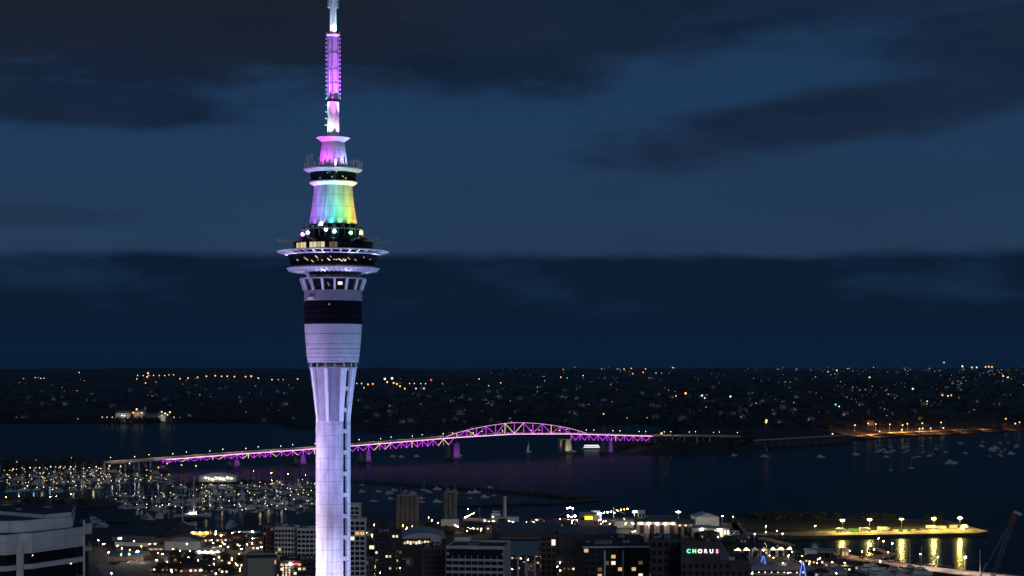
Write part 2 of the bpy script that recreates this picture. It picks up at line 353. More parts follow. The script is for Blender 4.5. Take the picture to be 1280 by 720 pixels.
def tp(b, name, smooth=True, parent=None): # tower part: built in world heights, dropped to the base frame
    b.v = [(x, y, z - 3) for x, y, z in b.v]; return b.build(name, parent or T, smooth)
def ang(a, r, z): # a = degrees clockwise from the camera-facing side
    t = R(a - 90); return Vector((r * math.cos(t), r * math.sin(t), z))
def radbox(b, a, r0, r1, z0a, z1a, z0b, z1b, wd, m):
    """radial fin from (r0; z0a..z1a) to (r1; z0b..z1b)"""
    u = ang(a + 90, wd / 2, 0); u.z = 0
    p = [ang(a, r0, z0a), ang(a, r0, z1a), ang(a, r1, z1b), ang(a, r1, z0b)]
    b.add([q - u for q in p] + [q + u for q in p], [(0, 1, 2, 3), (7, 6, 5, 4), (0, 4, 5, 1), (1, 5, 6, 2), (2, 6, 7, 3), (3, 7, 4, 0)], m)
# shaft with a lift groove
def shaft_ring(r, g0=41.0, g1=59.0, dep=1.3):
    pts = []; n = 96
    for i in range(n):
        a = -180 + 360 * i / n
        if g0 - 1 < a < g1 + 1: continue
        pts.append((a, r))
    pts += [(g0, r), (g0 + .6, r - dep), (g1 - .6, r - dep), (g1, r)]
    pts.sort(key=lambda t: (t[0]))
    return pts
b = MB(); rg = shaft_ring(tr(21.6)); n = len(rg); vs = []
for z in (3, tz(526)): vs += [ang(a, r, z) for a, r in rg]
b.add(vs, [(i, (i + 1) % n, n + (i + 1) % n, n + i) for i in range(n)] + [tuple(range(n, 2 * n))], 'tower_concrete'); tp(b, 'shaft')
b = MB(); z = tz(462)
GA0, GA1 = 41.3, 58.7
zz = 6.0; k = 0
while zz < tz(465):
    h = 6.3; z1 = min(zz + h, tz(463))
    # bridging beam above every opening
    rr = lambda zq: tr(21.6) + max(0, (zq - tz(524))) / (tz(459) - tz(524)) * tr(5.2) * 1
    vs = []
    g = MB()
    ra, rb = rr(zz) - .85, rr(z1) - .85
    g.add([ang(GA0 + .8, ra, zz), ang(GA1 - .8, ra, zz), ang(GA1 - .8, rb, z1), ang(GA0 + .8, rb, z1)], [(0, 1, 2, 3)], 'tower_dark'); tp(g, 'lift_window', False)
    bb = MB(); rc, rd = rr(z1) - .02, rr(z1 + 1.5) - .02
    bb.add([ang(GA0, rc, z1), ang(GA1, rc, z1), ang(GA1, rd, z1 + 1.5), ang(GA0, rd, z1 + 1.5), ang(GA0, rc - 1.2, z1), ang(GA1, rc - 1.2, z1), ang(GA1, rd - 1.2, z1 + 1.5), ang(GA0, rd - 1.2, z1 + 1.5)],
           [(0, 1, 2, 3), (0, 4, 5, 1), (3, 2, 6, 7)], 'tower_concrete'); tp(bb, 'cross_beam', False)
    zz = z1 + 1.5
# flared collar: cone recess coloured darker than the eight ribs to deepen its shade
prof = []
for i in range(9):
    t = i / 8; prof.append((tr(21.6 + 5.6 * t ** 1.15) - (.35 * min(1, t * 3)), tz(526) + (tz(459.5) - tz(526)) * t))
b = MB(); n = 96; angs = [a for a, r in shaft_ring(1)]; n = len(angs); vs = []
grv = [(r - (1.3 if abs(a - 50.25) < 5 else 0)) for a in [0] for r in [0]]
for r, z in prof:
    for a, q in shaft_ring(10.0): vs.append(ang(a, r - (10.0 - q), z))
b.add(vs, [(k * n + i, k * n + (i + 1) % n, (k + 1) * n + (i + 1) % n, (k + 1) * n + i) for k in range(8) for i in range(n)] + [tuple(range(8 * n, 9 * n))], 'collar_panel_shaded'); tp(b, 'flared_collar')
for a in (-13, 31, 38, 62, 77, 122, 167, 212, -58, -103):
    b = MB(); w_ = 1.05 if a not in (38, 62) else .7
    for k in range(8):
        (r0, z0), (r1, z1) = prof[k], prof[k + 1]; e = .1 + tr(2.6) * (k / 8) ** 1.1 + .35 * min(1, k / 2.5); e1 = .1 + tr(2.6) * ((k + 1) / 8) ** 1.1 + .35 * min(1, (k + 1) / 2.5)
        u = ang(a + 90, w_ / 2, 0); u.z = 0
        p = [ang(a, r0 - .3, z0), ang(a, r0 + e, z0), ang(a, r1 + e1, z1), ang(a, r1 - .3, z1)]
        b.add([q - u for q in p] + [q + u for q in p], [(0, 3, 2, 1), (4, 5, 6, 7), (1, 2, 6, 5)], 'white_paint')  # white chosen so the ribs stand out like lit edges
    tp(b, 'rib', False)
tp(MB().lathe([(tr(29.8), tz(460.2)), (tr(30.4), tz(460.2)), (tr(30.4), tz(459)), (tr(25), tz(459)), (tr(25), tz(454)), (tr(32), tz(454))], 'tower_concrete', caps=False), 'gallery')
for i in range(16):
    b = MB(); radbox(b, -13 + i * 22.5, tr(29), tr(30.2), tz(459), tz(454), tz(459), tz(454), .5, 'tower_panel'); tp(b, 'gallery_post', False)
# louvred drum
pr = []
for (ya, yb, ra, rb) in ((454, 451.3, 31.4, 32), (451.3, 446.5, 32, 32.5), (446.5, 441.5, 32.6, 33.1), (441.5, 436, 33.2, 33.6), (436, 430, 33.7, 34.1), (430, 417.5, 34.2, 35.2), (417.5, 405.2, 35.2, 36)):
    pr += [(tr(ra) - .28, tz(ya)), (tr(ra), tz(ya) + .25), (tr(rb), tz(yb) - .12), (tr(rb) - .28, tz(yb))]
tp(MB().lathe(pr, 'tower_panel'), 'louvred_drum')
pr = []
for i in range(4): pr += [(tr(35.7), tz(405 - i * 7.2)), (tr(35.9), tz(404.6 - i * 7.2)), (tr(35.9), tz(399 - i * 7.2)), (tr(35.4), tz(398.2 - i * 7.2))]
tp(MB().lathe(pr, 'tower_dark'), 'dark_drum')
tp(MB().lathe([(tr(35.9), tz(376.3)), (tr(36.2), tz(376)), (tr(36.3), tz(363.5)), (tr(35), tz(363))], 'tower_grey'), 'pale_drum')
tp(MB().lathe([(tr(34.4), tz(363)), (tr(38.6), tz(349.6))], 'glass_dark'), 'refuge_window_band')
tp(MB().lathe([(tr(38), tz(349.6)), (tr(41), tz(349.4)), (tr(41), tz(348)), (tr(34), tz(347.6))], 'tower_panel'), 'refuge_rim')
for i in range(16):
    a = i * 22.5 + 8.5; b = MB(); b.bar(ang(a, tr(36.2), tz(363)), ang(a, tr(40.6), tz(349.2)), .75, 'white_paint'); tp(b, 'mullion', False)
tp(MB().lathe([(tr(34), tz(348)), (tr(33), tz(344)), (tr(36), tz(340))], 'glass_dark'), 'neck')
# lower ring
pr = [(tr(34), tz(340.6)), (tr(50), tz(339.8)), (tr(57), tz(337.2)), (tr(58.3), tz(336.2)), (tr(57.5), tz(335.5)), (tr(52), tz(334))]
ring = tp(MB().lathe(pr, 'tower_panel'), 'lower_ring')
for i in range(56):
    b = MB(); a = i * 360 / 56; b.bar(ang(a, tr(44), tz(340.4) - .2), ang(a, tr(56), tz(338) - .25), .35, 'tower_panel'); tp(b, 'bracket', False, ring).location = (0, 0, 0)
    # brackets are children of the ring, which shares the tower's frame
tp(MB().lathe([(tr(51.5), tz(334.2)), (tr(54), tz(327)), (tr(56.5), tz(319))], 'glass_dark'), 'observation_glass')
lamps = [(-34, .5), (-31, .3), (-23, .6), (-17, .8), (-14, .4), (-9, .5), (-1, 1), (2, .6), (7, .9), (10, .9), (13, 1), (16, .9), (19, .7), (22, .8), (25, .4), (35, .3), (48, .4), (-48, .3), (62, .4)]
for a, k in lamps:
    z = tz(rnd.uniform(323, 328.5)); r = tr(55.2) + .02; b = MB()
    for q in range(rnd.randint(1, 3)): b.box(ang(a + q * 1.1, r - .2, z - .3 * q), (.3 * k + .15, .5, .22), 'win_white' if k > .6 else 'win_warm', rz=R(a))
    tp(b, 'restaurant_lamp', False)
# widest ring: open brim
br = MB().lathe([(tr(69.2), tz(315.8)), (tr(70), tz(315.2)), (tr(70), tz(314.2)), (tr(68.2), tz(313.9)), (tr(67.8), tz(315.4)), (tr(69.2), tz(315.8))], 'white_paint', caps=False)
brim = tp(br, 'brim')
tp(MB().lathe([(tr(55.5), tz(319.6)), (tr(60.5), tz(318.6)), (tr(60.5), tz(318.0)), (tr(55), tz(317.6))], 'white_paint', caps=False), 'inner_rim')
for i in range(36):
    a = i * 10 + 4; b = MB(); radbox(b, a, tr(56), tr(69.2), tz(319.6), tz(317), tz(315.9), tz(314.6), .5, 'white_paint'); tp(b, 'spoke', False)
tp(MB().lathe([(tr(56), tz(319)), (tr(56), tz(313.5)), (tr(48), tz(313.3))], 'tower_dark'), 'brim_core')
# upper viewing level: individual panes
for i in range(60):
    a = i * 6 - 180 + 3
    lit = -62 < a < -3 and (i % 7 != 3)
    mm = ('pane_lit' if i % 3 else 'pane_lit_warm') if lit else ('win_dim' if (-3 < a < 12) else 'glass_dark')
    r = tr(49.6); z0, z1 = tz(312.2), tz(305.4)
    b = MB().add([ang(a - 2.7, r, z0), ang(a + 2.7, r, z0), ang(a + 2.7, r, z1), ang(a - 2.7, r, z1)], [(0, 1, 2, 3)], mm); tp(b, 'window', False)
tp(MB().lathe([(tr(49.2), tz(313.4)), (tr(49.2), tz(304.8))], 'tower_dark'), 'viewing_drum')
tp(MB().lathe([(tr(50.6), tz(305)), (tr(50.4), tz(304.2)), (tr(44), tz(300)), (tr(38.5), tz(296.5)), (tr(37), tz(296.3))], 'tower_dark'), 'sloped_roof')
for i in range(14):
    a = i * 360 / 14 + 6
    b = MB(); e = ang(a, tr(71), tz(301.5)); b.bar(ang(a, tr(45), tz(302.6)), e, .3, 'steel', .3); b.bar(ang(a, tr(50), tz(305)), ang(a, tr(66), tz(301.9)), .22, 'steel')
    b.bar(ang(a - 3.2, tr(64), tz(301.8)), ang(a + 3.2, tr(64), tz(301.8)), .22, 'steel'); b.bar(ang(a, tr(68), tz(302.2)), ang(a, tr(72), tz(300.0)), .3, 'steel'); tp(b, 'outrigger', False)
# machinery level with rail
tp(MB().lathe([(tr(36), tz(296.8)), (tr(36), tz(288.5)), (tr(30), tz(288.2))], 'tower_dark'), 'machinery_drum')
tp(MB().lathe([(tr(38.2), tz(288.6)), (tr(39), tz(288.2)), (tr(39), tz(286.8)), (tr(36), tz(286.8)), (tr(36), tz(288.4))], 'tower_panel', caps=False), 'upper_rail_ring')
for i in range(30):
    b = MB(); a = i * 12 + 3; b.bar(ang(a, tr(38), tz(297)), ang(a, tr(38.4), tz(288.4)), .22, 'steel'); tp(b, 'rail_post', False)
tp(MB().lathe([(tr(27), tz(288.4)), (tr(27), tz(280.8))], 'tower_dark'), 'cone_base_drum')
for i in range(18):
    b = MB(); a = i * 20 + 8; b.box(ang(a, tr(31), tz(285.2)), (1.1, .9, rnd.uniform(.8, 1.6)), 'steel', rz=R(a)); b.bar(ang(a + 4, tr(30), tz(288)), ang(a + 4, tr(29), tz(281)), .18, 'steel'); tp(b, 'roof_equipment', False)
# rainbow cone, discs, dark band
pr = []
for i in range(13):
    t = i / 12; pr.append((tr(30.3 + (23.6 - 30.3) * t - .8 * math.sin(t * 3.14)), tz(281 - 49 * t)))
tp(MB().lathe(pr, 'tower_concrete'), 'concrete_cone')
b = MB(); b.bar(ang(-22, tr(30.6), tz(281)), ang(-12, tr(24), tz(232)), .5, 'tower_panel', .3); tp(b, 'cable_duct', False)
tp(MB().lathe([(tr(23.4), tz(233)), (tr(28.5), tz(230.2)), (tr(30.2), tz(228.8)), (tr(30.2), tz(228.2)), (tr(27), tz(227))], 'white_paint'), 'lower_disc')
tp(MB().lathe([(tr(27.6), tz(227.4)), (tr(29.2), tz(216.2))], 'glass_dark'), 'dark_band')
for a, q in ((-28, 225), (-8, 219), (-2, 217.8), (3, 224), (14, 217.6), (30, 223), (38, 225)):
    b = MB(); b.box(ang(a, tr(28.7) + .1, tz(q)), (.4, .3, .4), 'win_green' if a < 0 else 'win_warm', rz=R(a)); tp(b, 'band_lamp', False)
tp(MB().lathe([(tr(28.5), tz(216.8)), (tr(34), tz(214.6)), (tr(37), tz(212.6)), (tr(37), tz(211.8)), (tr(30), tz(211.4)), (tr(18), tz(211.2))], 'white_paint'), 'antenna_disc')
r2 = random.Random(3)
for i in range(34):
    a = i * 360 / 34 + r2.uniform(-3, 3); q = 211.5 - (r2.uniform(5, 12) if not (-60 > a - 360 > -75) else 16)
    if i == 30: q = 195
    b = MB(); rr_ = tr(r2.uniform(31, 36)); b.bar(ang(a, rr_, tz(211.6)), ang(a, rr_, tz(q)), .3, 'white_paint'); b.box(ang(a, rr_, tz(q + 2)), (.6, .35, 1.1), 'white_paint', rz=R(a)); tp(b, 'aerial', False)
tp(MB().lathe([(tr(18.8), tz(211.6)), (tr(16.6), tz(196)), (tr(13.8), tz(178))], 'tower_concrete'), 'upper_cone')
tp(MB().lathe([(tr(13.2), tz(178.4)), (tr(18), tz(174.6)), (tr(21), tz(172.9)), (tr(21), tz(172.3)), (tr(14), tz(171.8)), (tr(7), tz(171.6))], 'white_paint'), 'mast_disc')
tp(MB().lathe([(tr(7.3), tz(172)), (tr(7.3), tz(127.6))], 'white_paint'), 'mast_base')
for i in range(4):
    b = MB(); z = tz(156.5 - i * 8.3); b.bar(ang(-75, tr(7), z), ang(-75, tr(10.4), z), .35, 'white_paint'); tp(b, 'mast_step', False)
tp(MB().lathe([(tr(7.6), tz(127.8)), (tr(7.6), tz(124.6))], 'tower_dark'), 'mast_joint')
tp(MB().lathe([(tr(5.6), tz(124.8)), (tr(5.6), tz(45.5))], 'white_paint', n=24), 'middle_mast')
for a in (-90, 90, 0, 180, -45, 135):
    b = MB(); b.bar(ang(a, tr(6.8), tz(124)), ang(a, tr(6.8), tz(46)), .22, 'white_paint'); tp(b, 'mast_rail', False)
for q in (104, 87, 66.5): tp(MB().lathe([(tr(5.85), tz(q + .4)), (tr(5.85), tz(q - .4))], 'steel', n=24, caps=True), 'mast_band')
for a in (-90, 90, 0, 180):
    b = MB()
    for i in range(15):
        z = tz(122.5 - i * 5.3)
        b.bar(ang(a, tr(6), z), ang(a, tr(9.4), z), .28, 'white_paint'); b.bar(ang(a, tr(8.8), z - .5), ang(a, tr(8.8), z + .5), .2, 'white_paint')
    tp(b, 'dipole_array', False)
tp(MB().lathe([(tr(6), tz(46)), (tr(8.6), tz(44.5)), (tr(8.8), tz(43.6)), (tr(4), tz(43.4))], 'white_paint', n=32), 'mast_platform')
for i in range(8):
    b = MB(); b.bar(ang(i * 45 + 20, tr(8.4), tz(44)), ang(i * 45 + 20, tr(8.6), tz(40.2)), .22, 'white_paint'); tp(b, 'platform_post', False)
tp(MB().lathe([(tr(4.2), tz(43.6)), (tr(3.9), tz(10)), (tr(3.4), tz(-40)), (tr(2.2), tz(-90)), (tr(1.2), tz(-150))], 'white_paint', n=24), 'upper_mast')
for a in (-90, 90, 0, 180, -45, 45, -135, 135):
    b = MB()
    for i in range(14):
        z = tz(9.5 - i * 3.0); b.bar(ang(a, tr(3.5), z), ang(a, tr(7), z), .24, 'white_paint')
    tp(b, 'upper_dipole_array', False)

# ---- floodlights
def light(kind, name, loc, power, colr, target=None, size=1.0, spot=60, blend=.6, parent=None):
    l = bpy.data.lights.new(name, kind); l.energy = power; l.color = colr
    if kind == 'SPOT': l.spot_size = R(spot); l.spot_blend = blend; l.shadow_soft_size = size
    elif kind == 'POINT': l.shadow_soft_size = size
    o = bpy.data.objects.new(name, l); col.objects.link(o); o.location = loc
    if target is not None: o.rotation_euler = (Vector(target) - Vector(loc)).to_track_quat('-Z', 'Y').to_euler()
    return o
C0 = Vector((TX, TY, 0))
# ground and rooftop projectors washing the shaft
LAV = (.50, .42, 1); PEA = (1, .76, .84); ICE = (.50, .58, 1)
for (a, r, z, tgt, pw, c, sp) in ((-38, 95, 25, 60, 6.0e5, (.72, .70, 1), 34), (25, 95, 25, 58, 4.4e5, (.58, .54, 1), 34), (85, 80, 25, 90, 3.2e5, ICE, 60), (-95, 80, 25, 88, 6.4e5, (1, .86, .84), 60), (-60, 95, 25, 100, 3.6e5, (.8, .62, 1), 34), (20, 95, 25, 100, 3.0e5, (.40, .32, 1), 40),
                                  (-62, 90, 40, 150, 5.2e5, (.46, .34, 1), 42), (10, 90, 40, 150, 3.8e5, (.34, .34, 1), 42), (-95, 90, 40, 140, 4.2e5, (.66, .46, 1), 50), (95, 90, 40, 155, 4.6e5, (.20, .52, 1), 50)):
    p = C0 + ang(a, r, z); light('SPOT', 'projector', p, pw, c, C0 + Vector((0, 0, tgt)), 1.5, sp, .9)
# coloured floods at the rainbow cone's foot; outer ring added to even the wash
hues = [(-100, (.55, .1, 1)), (-72, (.5, .12, 1)), (-45, (.42, .2, 1)), (-20, (.30, .42, 1)), (2, (.12, .80, .85)), (24, (.22, 1, .42)), (46, (.62, 1, .12)), (68, (.95, .72, .10)), (92, (1, .38, .10)), (135, (1, .1, .2)), (180, (1, .1, .6)), (225, (.8, .1, 1))]
for a, c in hues:
    o = C0 + ang(a, tr(36.5), tz(285.5)); light('SPOT', 'cone_flood', o, 8500, c, C0 + ang(a, tr(25), tz(250)), .5, 75, .7); light('SPOT', 'cone_flood', C0 + ang(a, tr(69), tz(297)), 10500, c, C0 + ang(a, tr(25), tz(250)), .5, 38, .7)
    b = MB().box(ang(a, tr(37), tz(286)), (.9, .6, .7), 'dark_steel', rz=R(a)); tp(b, 'floodlight', False)
for k, (a, q, r, c) in enumerate(((-50, 292.5, 36.4, (.75, .6, 1)), (-8, 289.8, 36.4, (.45, .8, 1)), (8, 292, 36.4, (.5, 1, .9)), (41, 293, 36.4, (.35, 1, .4)), (-24, 282, 29, (.8, .95, 1)), (-78, 293.5, 37, (1, .3, 1)), (70, 292, 37, (1, .9, .4)))):
    em('beam%d' % k, c, 13)
    b = MB().ball(ang(a, tr(r) + .3, tz(q)), .62, 'beam%d' % k); tp(b, 'beam_lamp', True)
# upper cone and mast
for a, c in ((-80, (.75, .08, 1)), (-35, (.72, .10, 1)), (10, (.62, .16, 1)), (50, (.42, .40, 1)), (95, (.3, .5, 1)), (160, (.8, .3, 1)), (220, (.9, .15, 1))):
    light('SPOT', 'upper_flood', C0 + ang(a, tr(34), tz(209.5)), 5200, c, C0 + ang(a, tr(14), tz(188)), .4, 80, .7)
for a, c, pw in ((-80, (.65, 1, .55), 5000), (-20, (.8, .6, 1), 4500), (60, (.8, .4, 1), 4500), (150, (1, .7, 1), 3000)):
    light('SPOT', 'mast_flood', C0 + ang(a, tr(15), tz(170)), pw, c, C0 + ang(a, tr(2), tz(150)), .3, 55, .8)
for a, c, pw in ((-75, (.20, .45, 1), 150000), (8, (.55, .03, 1), 230000), (75, (.4, .25, 1), 120000)):
    light('SPOT', 'mast_flood', C0 + ang(a, tr(20), tz(170)), pw, c, C0 + Vector((0, 0, tz(80))), .3, 26, .9)
for a, c in ((-70, (.7, .9, 1)), (20, (.9, .8, 1)), (90, (.4, .8, 1))):
    light('SPOT', 'mast_flood', C0 + ang(a, tr(8), tz(43)), 3600, c, C0 + Vector((0, 0, tz(25))), .2, 60, .8)
for a, c in ((-40, (.4, .55, 1)), (50, (.3, .6, 1))):
    light('SPOT', 'mast_flood', C0 + ang(a, tr(9), tz(44)), 12000, c, C0 + Vector((0, 0, tz(-20))), .2, 26, .8)
# underside wash of the two rings (white-violet)
for a in range(-90, 271, 40):
    light('SPOT', 'ring_flood', C0 + ang(a, tr(41), tz(347)), 900, (.72, .7, 1), C0 + ang(a, tr(56), tz(337)), .3, 110, .8)
    light('SPOT', 'ring_flood', C0 + ang(a, tr(59), tz(335.6)), 1500, (.8, .8, 1), C0 + ang(a, tr(67), tz(315)), .3, 90, .8)
b = MB(); b.bar(ang(-42, tr(46), tz(340)), ang(-36, tr(37.5), tz(362)), .6, 'tower_panel'); b.bar(ang(-38, tr(46), tz(340)), ang(-32, tr(37.5), tz(362)), .35, 'tower_panel'); tp(b, 'stay', False)
b = MB(); b.box(ang(-42, tr(36.6), tz(374)), (3.0, .9, 1.0), 'white_paint', rz=R(-42)); tp(b, 'service_box', False)
b = MB(); b.box(ang(-2, tr(36.1), tz(381.5)), (.5, .4, .5), 'win_green', rz=R(-2)); tp(b, 'drum_lamp', False)
for a, q in ((-4, 355.5), (-2, 358), (19, 355.5)):
    b = MB(); b.box(ang(a, tr(37), tz(q)), (1.6 if a > 0 else .5, .5, 1.1 if a > 0 else .4), 'win_white' if a > 0 else 'win_green', rz=R(a)); tp(b, 'interior_light', False)
# ================================================================== the bridge
PA = G(566, 573); PB = G(706, 567.7); BD = (PB - PA).normalized(); SPAN = (PB - PA).length
BN = Vector((-BD.y, BD.x, 0))
def deckz(t):   # height of the road at distance t from the left main pier
    pts = [(-600, 11), (-584, 12), (-388, 19.5), (-278, 23), (-164, 27.5), (0, 34.5), (SPAN / 2, 37.3), (SPAN, 35), (SPAN + 178, 27), (SPAN + 295, 24), (SPAN + 420, 20)]
    for (a, za), (b_, zb) in zip(pts, pts[1:]):
        if a <= t <= b_: return za + (zb - za) * (t - a) / (b_ - a)
    return pts[0][1] if t < 0 else pts[-1][1]
def bp(t, z=0.0, s=0.0): return Vector((*(PA + BD * t + BN * s)[:2], z))
B = thing('truss_bridge', 'long steel harbour bridge with arched middle span picked out in magenta lights', 'bridge', PA)
def bb_(b, name, parent=None):
    b.v = [tuple(Vector(v) - PA) for v in b.v]; return b.build(name, parent or B)
HW = 11.0
dk = MB(); ts = [-584 + i * 14.0 for i in range(int((584 + SPAN + 400) / 14) + 1)]
for a, c in zip(ts, ts[1:]):
    za, zc = deckz(a), deckz(c)
    q = [bp(a, za - 1.6, -HW), bp(c, zc - 1.6, -HW), bp(c, zc, -HW), bp(a, za, -HW), bp(a, za - 1.6, HW), bp(c, zc - 1.6, HW), bp(c, zc, HW), bp(a, za, HW)]
    dk.add(q, [(0, 1, 2, 3), (7, 6, 5, 4), (3, 2, 6, 7), (4, 5, 1, 0)], 'concrete')
bb_(dk, 'deck')
for s in (-HW - .2, HW + .2):
    ra = MB()
    for a, c in zip(ts, ts[1:]): ra.bar(bp(a, deckz(a) + 1.0, s), bp(c, deckz(c) + 1.0, s), .35, 'beige_wall', .9)
    bb_(ra, 'parapet')
ls = MB()
for a, c in zip(ts, ts[1:]):
    if -505 < a < SPAN + 178: ls.bar(bp(a, deckz(a) - 1.0, -HW - .55), bp(c, deckz(c) - 1.0, -HW - .55), .5, 'led_pink', .8)
bb_(ls, 'light_strip')
def members(segs, name, extra=None):
    fr = MB(); p = MB(); wv = MB(); k = 0
    for (a, c, kind) in segs:
        for s in (-HW, HW):
            A = bp(a[0], a[1], s); C_ = bp(c[0], c[1], s); fr.bar(A, C_, .7, 'dark_steel')
            if s < 0 and kind:
                off = BN * -.55; (wv if kind == 2 else p).bar(A + off, C_ + off, .5, {1: 'led_purple', 2: 'led_white', 3: 'led_pink'}[kind], .3)
    o = bb_(fr, name)
    if p.v: bb_(p, 'purple_light_tube', o)
    if wv.v: bb_(wv, 'white_light_tube', o)
def side_truss(t0, t1, d0, d1, r):
    n = max(1, round((t1 - t0) / 19)); segs = []
    for i in range(n):
        a = t0 + (t1 - t0) * i / n; c = t0 + (t1 - t0) * (i + 1) / n; m = (a + c) / 2
        dep = lambda t: deckz(t) - 1.6 - (d0 + (d1 - d0) * (t - t0) / (t1 - t0))
        k = 2 if r.random() < .10 else 1; top = lambda t: deckz(t) - 1.6
        segs += [((a, top(a)), (m, dep(m)), 1 if r.random() > .08 else 2), ((c, top(c)), (m, dep(m)), k), ((a, top(a)), (a, dep(a)), 1 if r.random() > .15 else 2), ((m, top(m)), (m, dep(m)), 1 if r.random() < .45 else 0), ((a, dep(a)), (c, dep(c)), 0)]
    members(segs, 'side_truss')
r5 = random.Random(12)
for t0, t1, d0, d1 in ((-505, -388, 3.5, 5), (-388, -278, 6, 7), (-278, -164, 7, 8), (-164, -6, 8.5, 10), (SPAN + 4, SPAN + 178, 9.5, 8)): side_truss(t0, t1, d0, d1, r5)
# arch truss of the main span
segs = []; n = 12; e0 = -26; e1 = SPAN + 38
def archz(t):
    u = (t - e0) / (e1 - e0); return deckz(t) + 17.6 * max(0, math.sin(math.pi * u)) ** .8
for i in range(-1, n + 2):
    a = max(e0, SPAN * i / n); c = min(e1, SPAN * (i + 1) / n)
    if c <= a: continue
    m = (a + c) / 2
    segs.append(((a, archz(a)), (m, archz(m)), 3)); segs.append(((m, archz(m)), (c, archz(c)), 3))
    if archz(a) - deckz(a) > 2: segs.append(((a, deckz(a)), (a, archz(a)), 1 if i % 5 else 2))
    if 0 <= i < n:
        up = i % 2 == 0; A = (a, deckz(a) if up else archz(a)); C_ = (c, archz(c) if up else deckz(c)); segs.append((A, C_, 2 if i in (5, 6, 1) else 1))
        segs.append(((m, deckz(m)), (m, archz(m)), 0))
members(segs, 'arch_truss')
cb = MB()
for i in range(0, 13): cb.bar(bp(SPAN * i / 12, archz(SPAN * i / 12), -HW), bp(SPAN * i / 12, archz(SPAN * i / 12), HW), .6, 'dark_steel')
bb_(cb, 'cross_bracing')
gt = MB(); gt.box(bp(SPAN / 2 + 3, deckz(SPAN / 2) - 3.2, 0), (6, 14, 2.6), 'dark_steel', rz=math.atan2(BD.y, BD.x)); bb_(gt, 'maintenance_gantry')
fp = MB(); tt = SPAN / 2 - 2; fp.tube(bp(tt, archz(tt), 0), bp(tt, archz(tt) + 9, 0), .3, .2, 'white_paint'); fo = bb_(fp, 'flagpole')
fl = MB(); fl.box(bp(tt + 2.3, archz(tt) + 6.8, 0), (4, .15, 2.6), 'white_wall', rz=math.atan2(BD.y, BD.x)); bb_(fl, 'flag', fo)
bc = MB(); bc.ball(bp(tt + 5, archz(tt) + 1, 0), .9, 'far_red'); bb_(bc, 'beacon')
def pier(t, wd, top=None, lit='purple'):
    b = MB(); z1 = (top or deckz(t) - 9)
    for s in (-9, 9): b.add([bp(t + x * wd * k, z, s + y * 2.6 * k) for z, k in ((-2, 1.25), (z1, .8)) for x, y in ((-1, -1), (1, -1), (1, 1), (-1, 1))], [(0, 1, 5, 4), (1, 2, 6, 5), (2, 3, 7, 6), (3, 0, 4, 7), (4, 5, 6, 7)], 'pier_concrete')
    b.box(bp(t, z1 - 1, 0), (wd * 1.5, 22, 2), 'pier_concrete', rz=math.atan2(BD.y, BD.x)); b.box(bp(t, .9, 0), (wd * 3.4, 26, 1.8), 'pier_concrete', rz=math.atan2(BD.y, BD.x)); bb_(b, 'pier')
    if lit == 'purple': light('SPOT', 'pier_light', bp(t - 6, 3.0, -34), 34000, (.5, .06, 1), bp(t, 14, -9), 1.4, 60, .6)
    else: light('SPOT', 'pier_light', bp(t - 12, 4.0, -26), 50000, (1, .8, .45), bp(t, 16, -9), 1.2, 60, .6)
pier(0, 5.5, deckz(0) - 9.5); pier(SPAN, 5, deckz(SPAN) - 9.5, 'warm')
for t in (-164, -278, -388): pier(t, 4)
pier(-505, 4, None, 'purple')
pier(SPAN + 90, 3.5)
for t in (SPAN + 178, SPAN + 215, SPAN + 250, SPAN + 290, SPAN + 330, SPAN + 370): pier(t, 2.2, deckz(t) - 1.6, None) if False else None
vb = MB()
for t in (SPAN + 178, SPAN + 205, SPAN + 232, SPAN + 260, SPAN + 290, SPAN + 320, SPAN + 350):
    for s in (-8, 8): vb.box(bp(t, deckz(t) / 2 - .8, s), (2, 2, deckz(t) - 1.2), 'concrete')
bb_(vb, 'viaduct_columns')
vb = MB()
for t in (-584, -560, -540, -522):
    for s in (-8, 8): vb.box(bp(t, deckz(t) / 2 - .8, s), (2, 2, deckz(t) - 1.2), 'concrete')
bb_(vb, 'viaduct_columns')
for i in range(44):
    t = -575 + i * 29.0
    if t > SPAN + 390: break
    s = -8 if i % 2 else 8; hb = MB(); h = 6.5
    if 0 < t < SPAN: h = 5
    hb.tube(bp(t, deckz(t), s), bp(t, deckz(t) + h, s), .16, .1, 'steel'); hb.ball(bp(t, deckz(t) + h, s), .42, 'lamp_soft'); bb_(hb, 'deck_lamp')
light('POINT', 'abutment_light', bp(SPAN + 205, 9, -22), 60000, (1, .85, .4), size=5)
for i in range(18):
    t = -560 + i * 60; q = bp(t, deckz(t) + 14, 0); light('SPOT', 'deck_fill', q, 16000, (1, .68, .38), q - Vector((0, -4, 14)), .5, 150, .3)  # spots without fixtures, added to warm the deck and parapet
ab = MB(); ab.ball(bp(SPAN + 205, deckz(SPAN + 205) + 4, -10), 1.5, 'far_warm'); bb_(ab, 'abutment_lamp')

# causeway with arches, right of the headland
c0, c1 = G(912, 562), G(1062, 552.5); cd = (c1 - c0).normalized(); cl_ = (c1 - c0).length
cw = thing('causeway_viaduct', 'low motorway viaduct on many short piers beyond the dark headland', 'viaduct', c0)
ax = math.atan2(cd.y, cd.x)
MB().box((cl_ / 2, 0, 13.5), (cl_, 14, 1.6), 'grey_wall').build('deck', cw, rz=0); MB().box((cl_ / 2, -7.2, 14.8), (cl_, .4, 1.1), 'beige_wall').build('parapet', cw)
for i in range(17): MB().box((8 + i * (cl_ - 16) / 16, 0, 5.8), (4.5, 10, 13.6), 'brown_wall').build('pier', cw)
cw.rotation_euler.z = ax

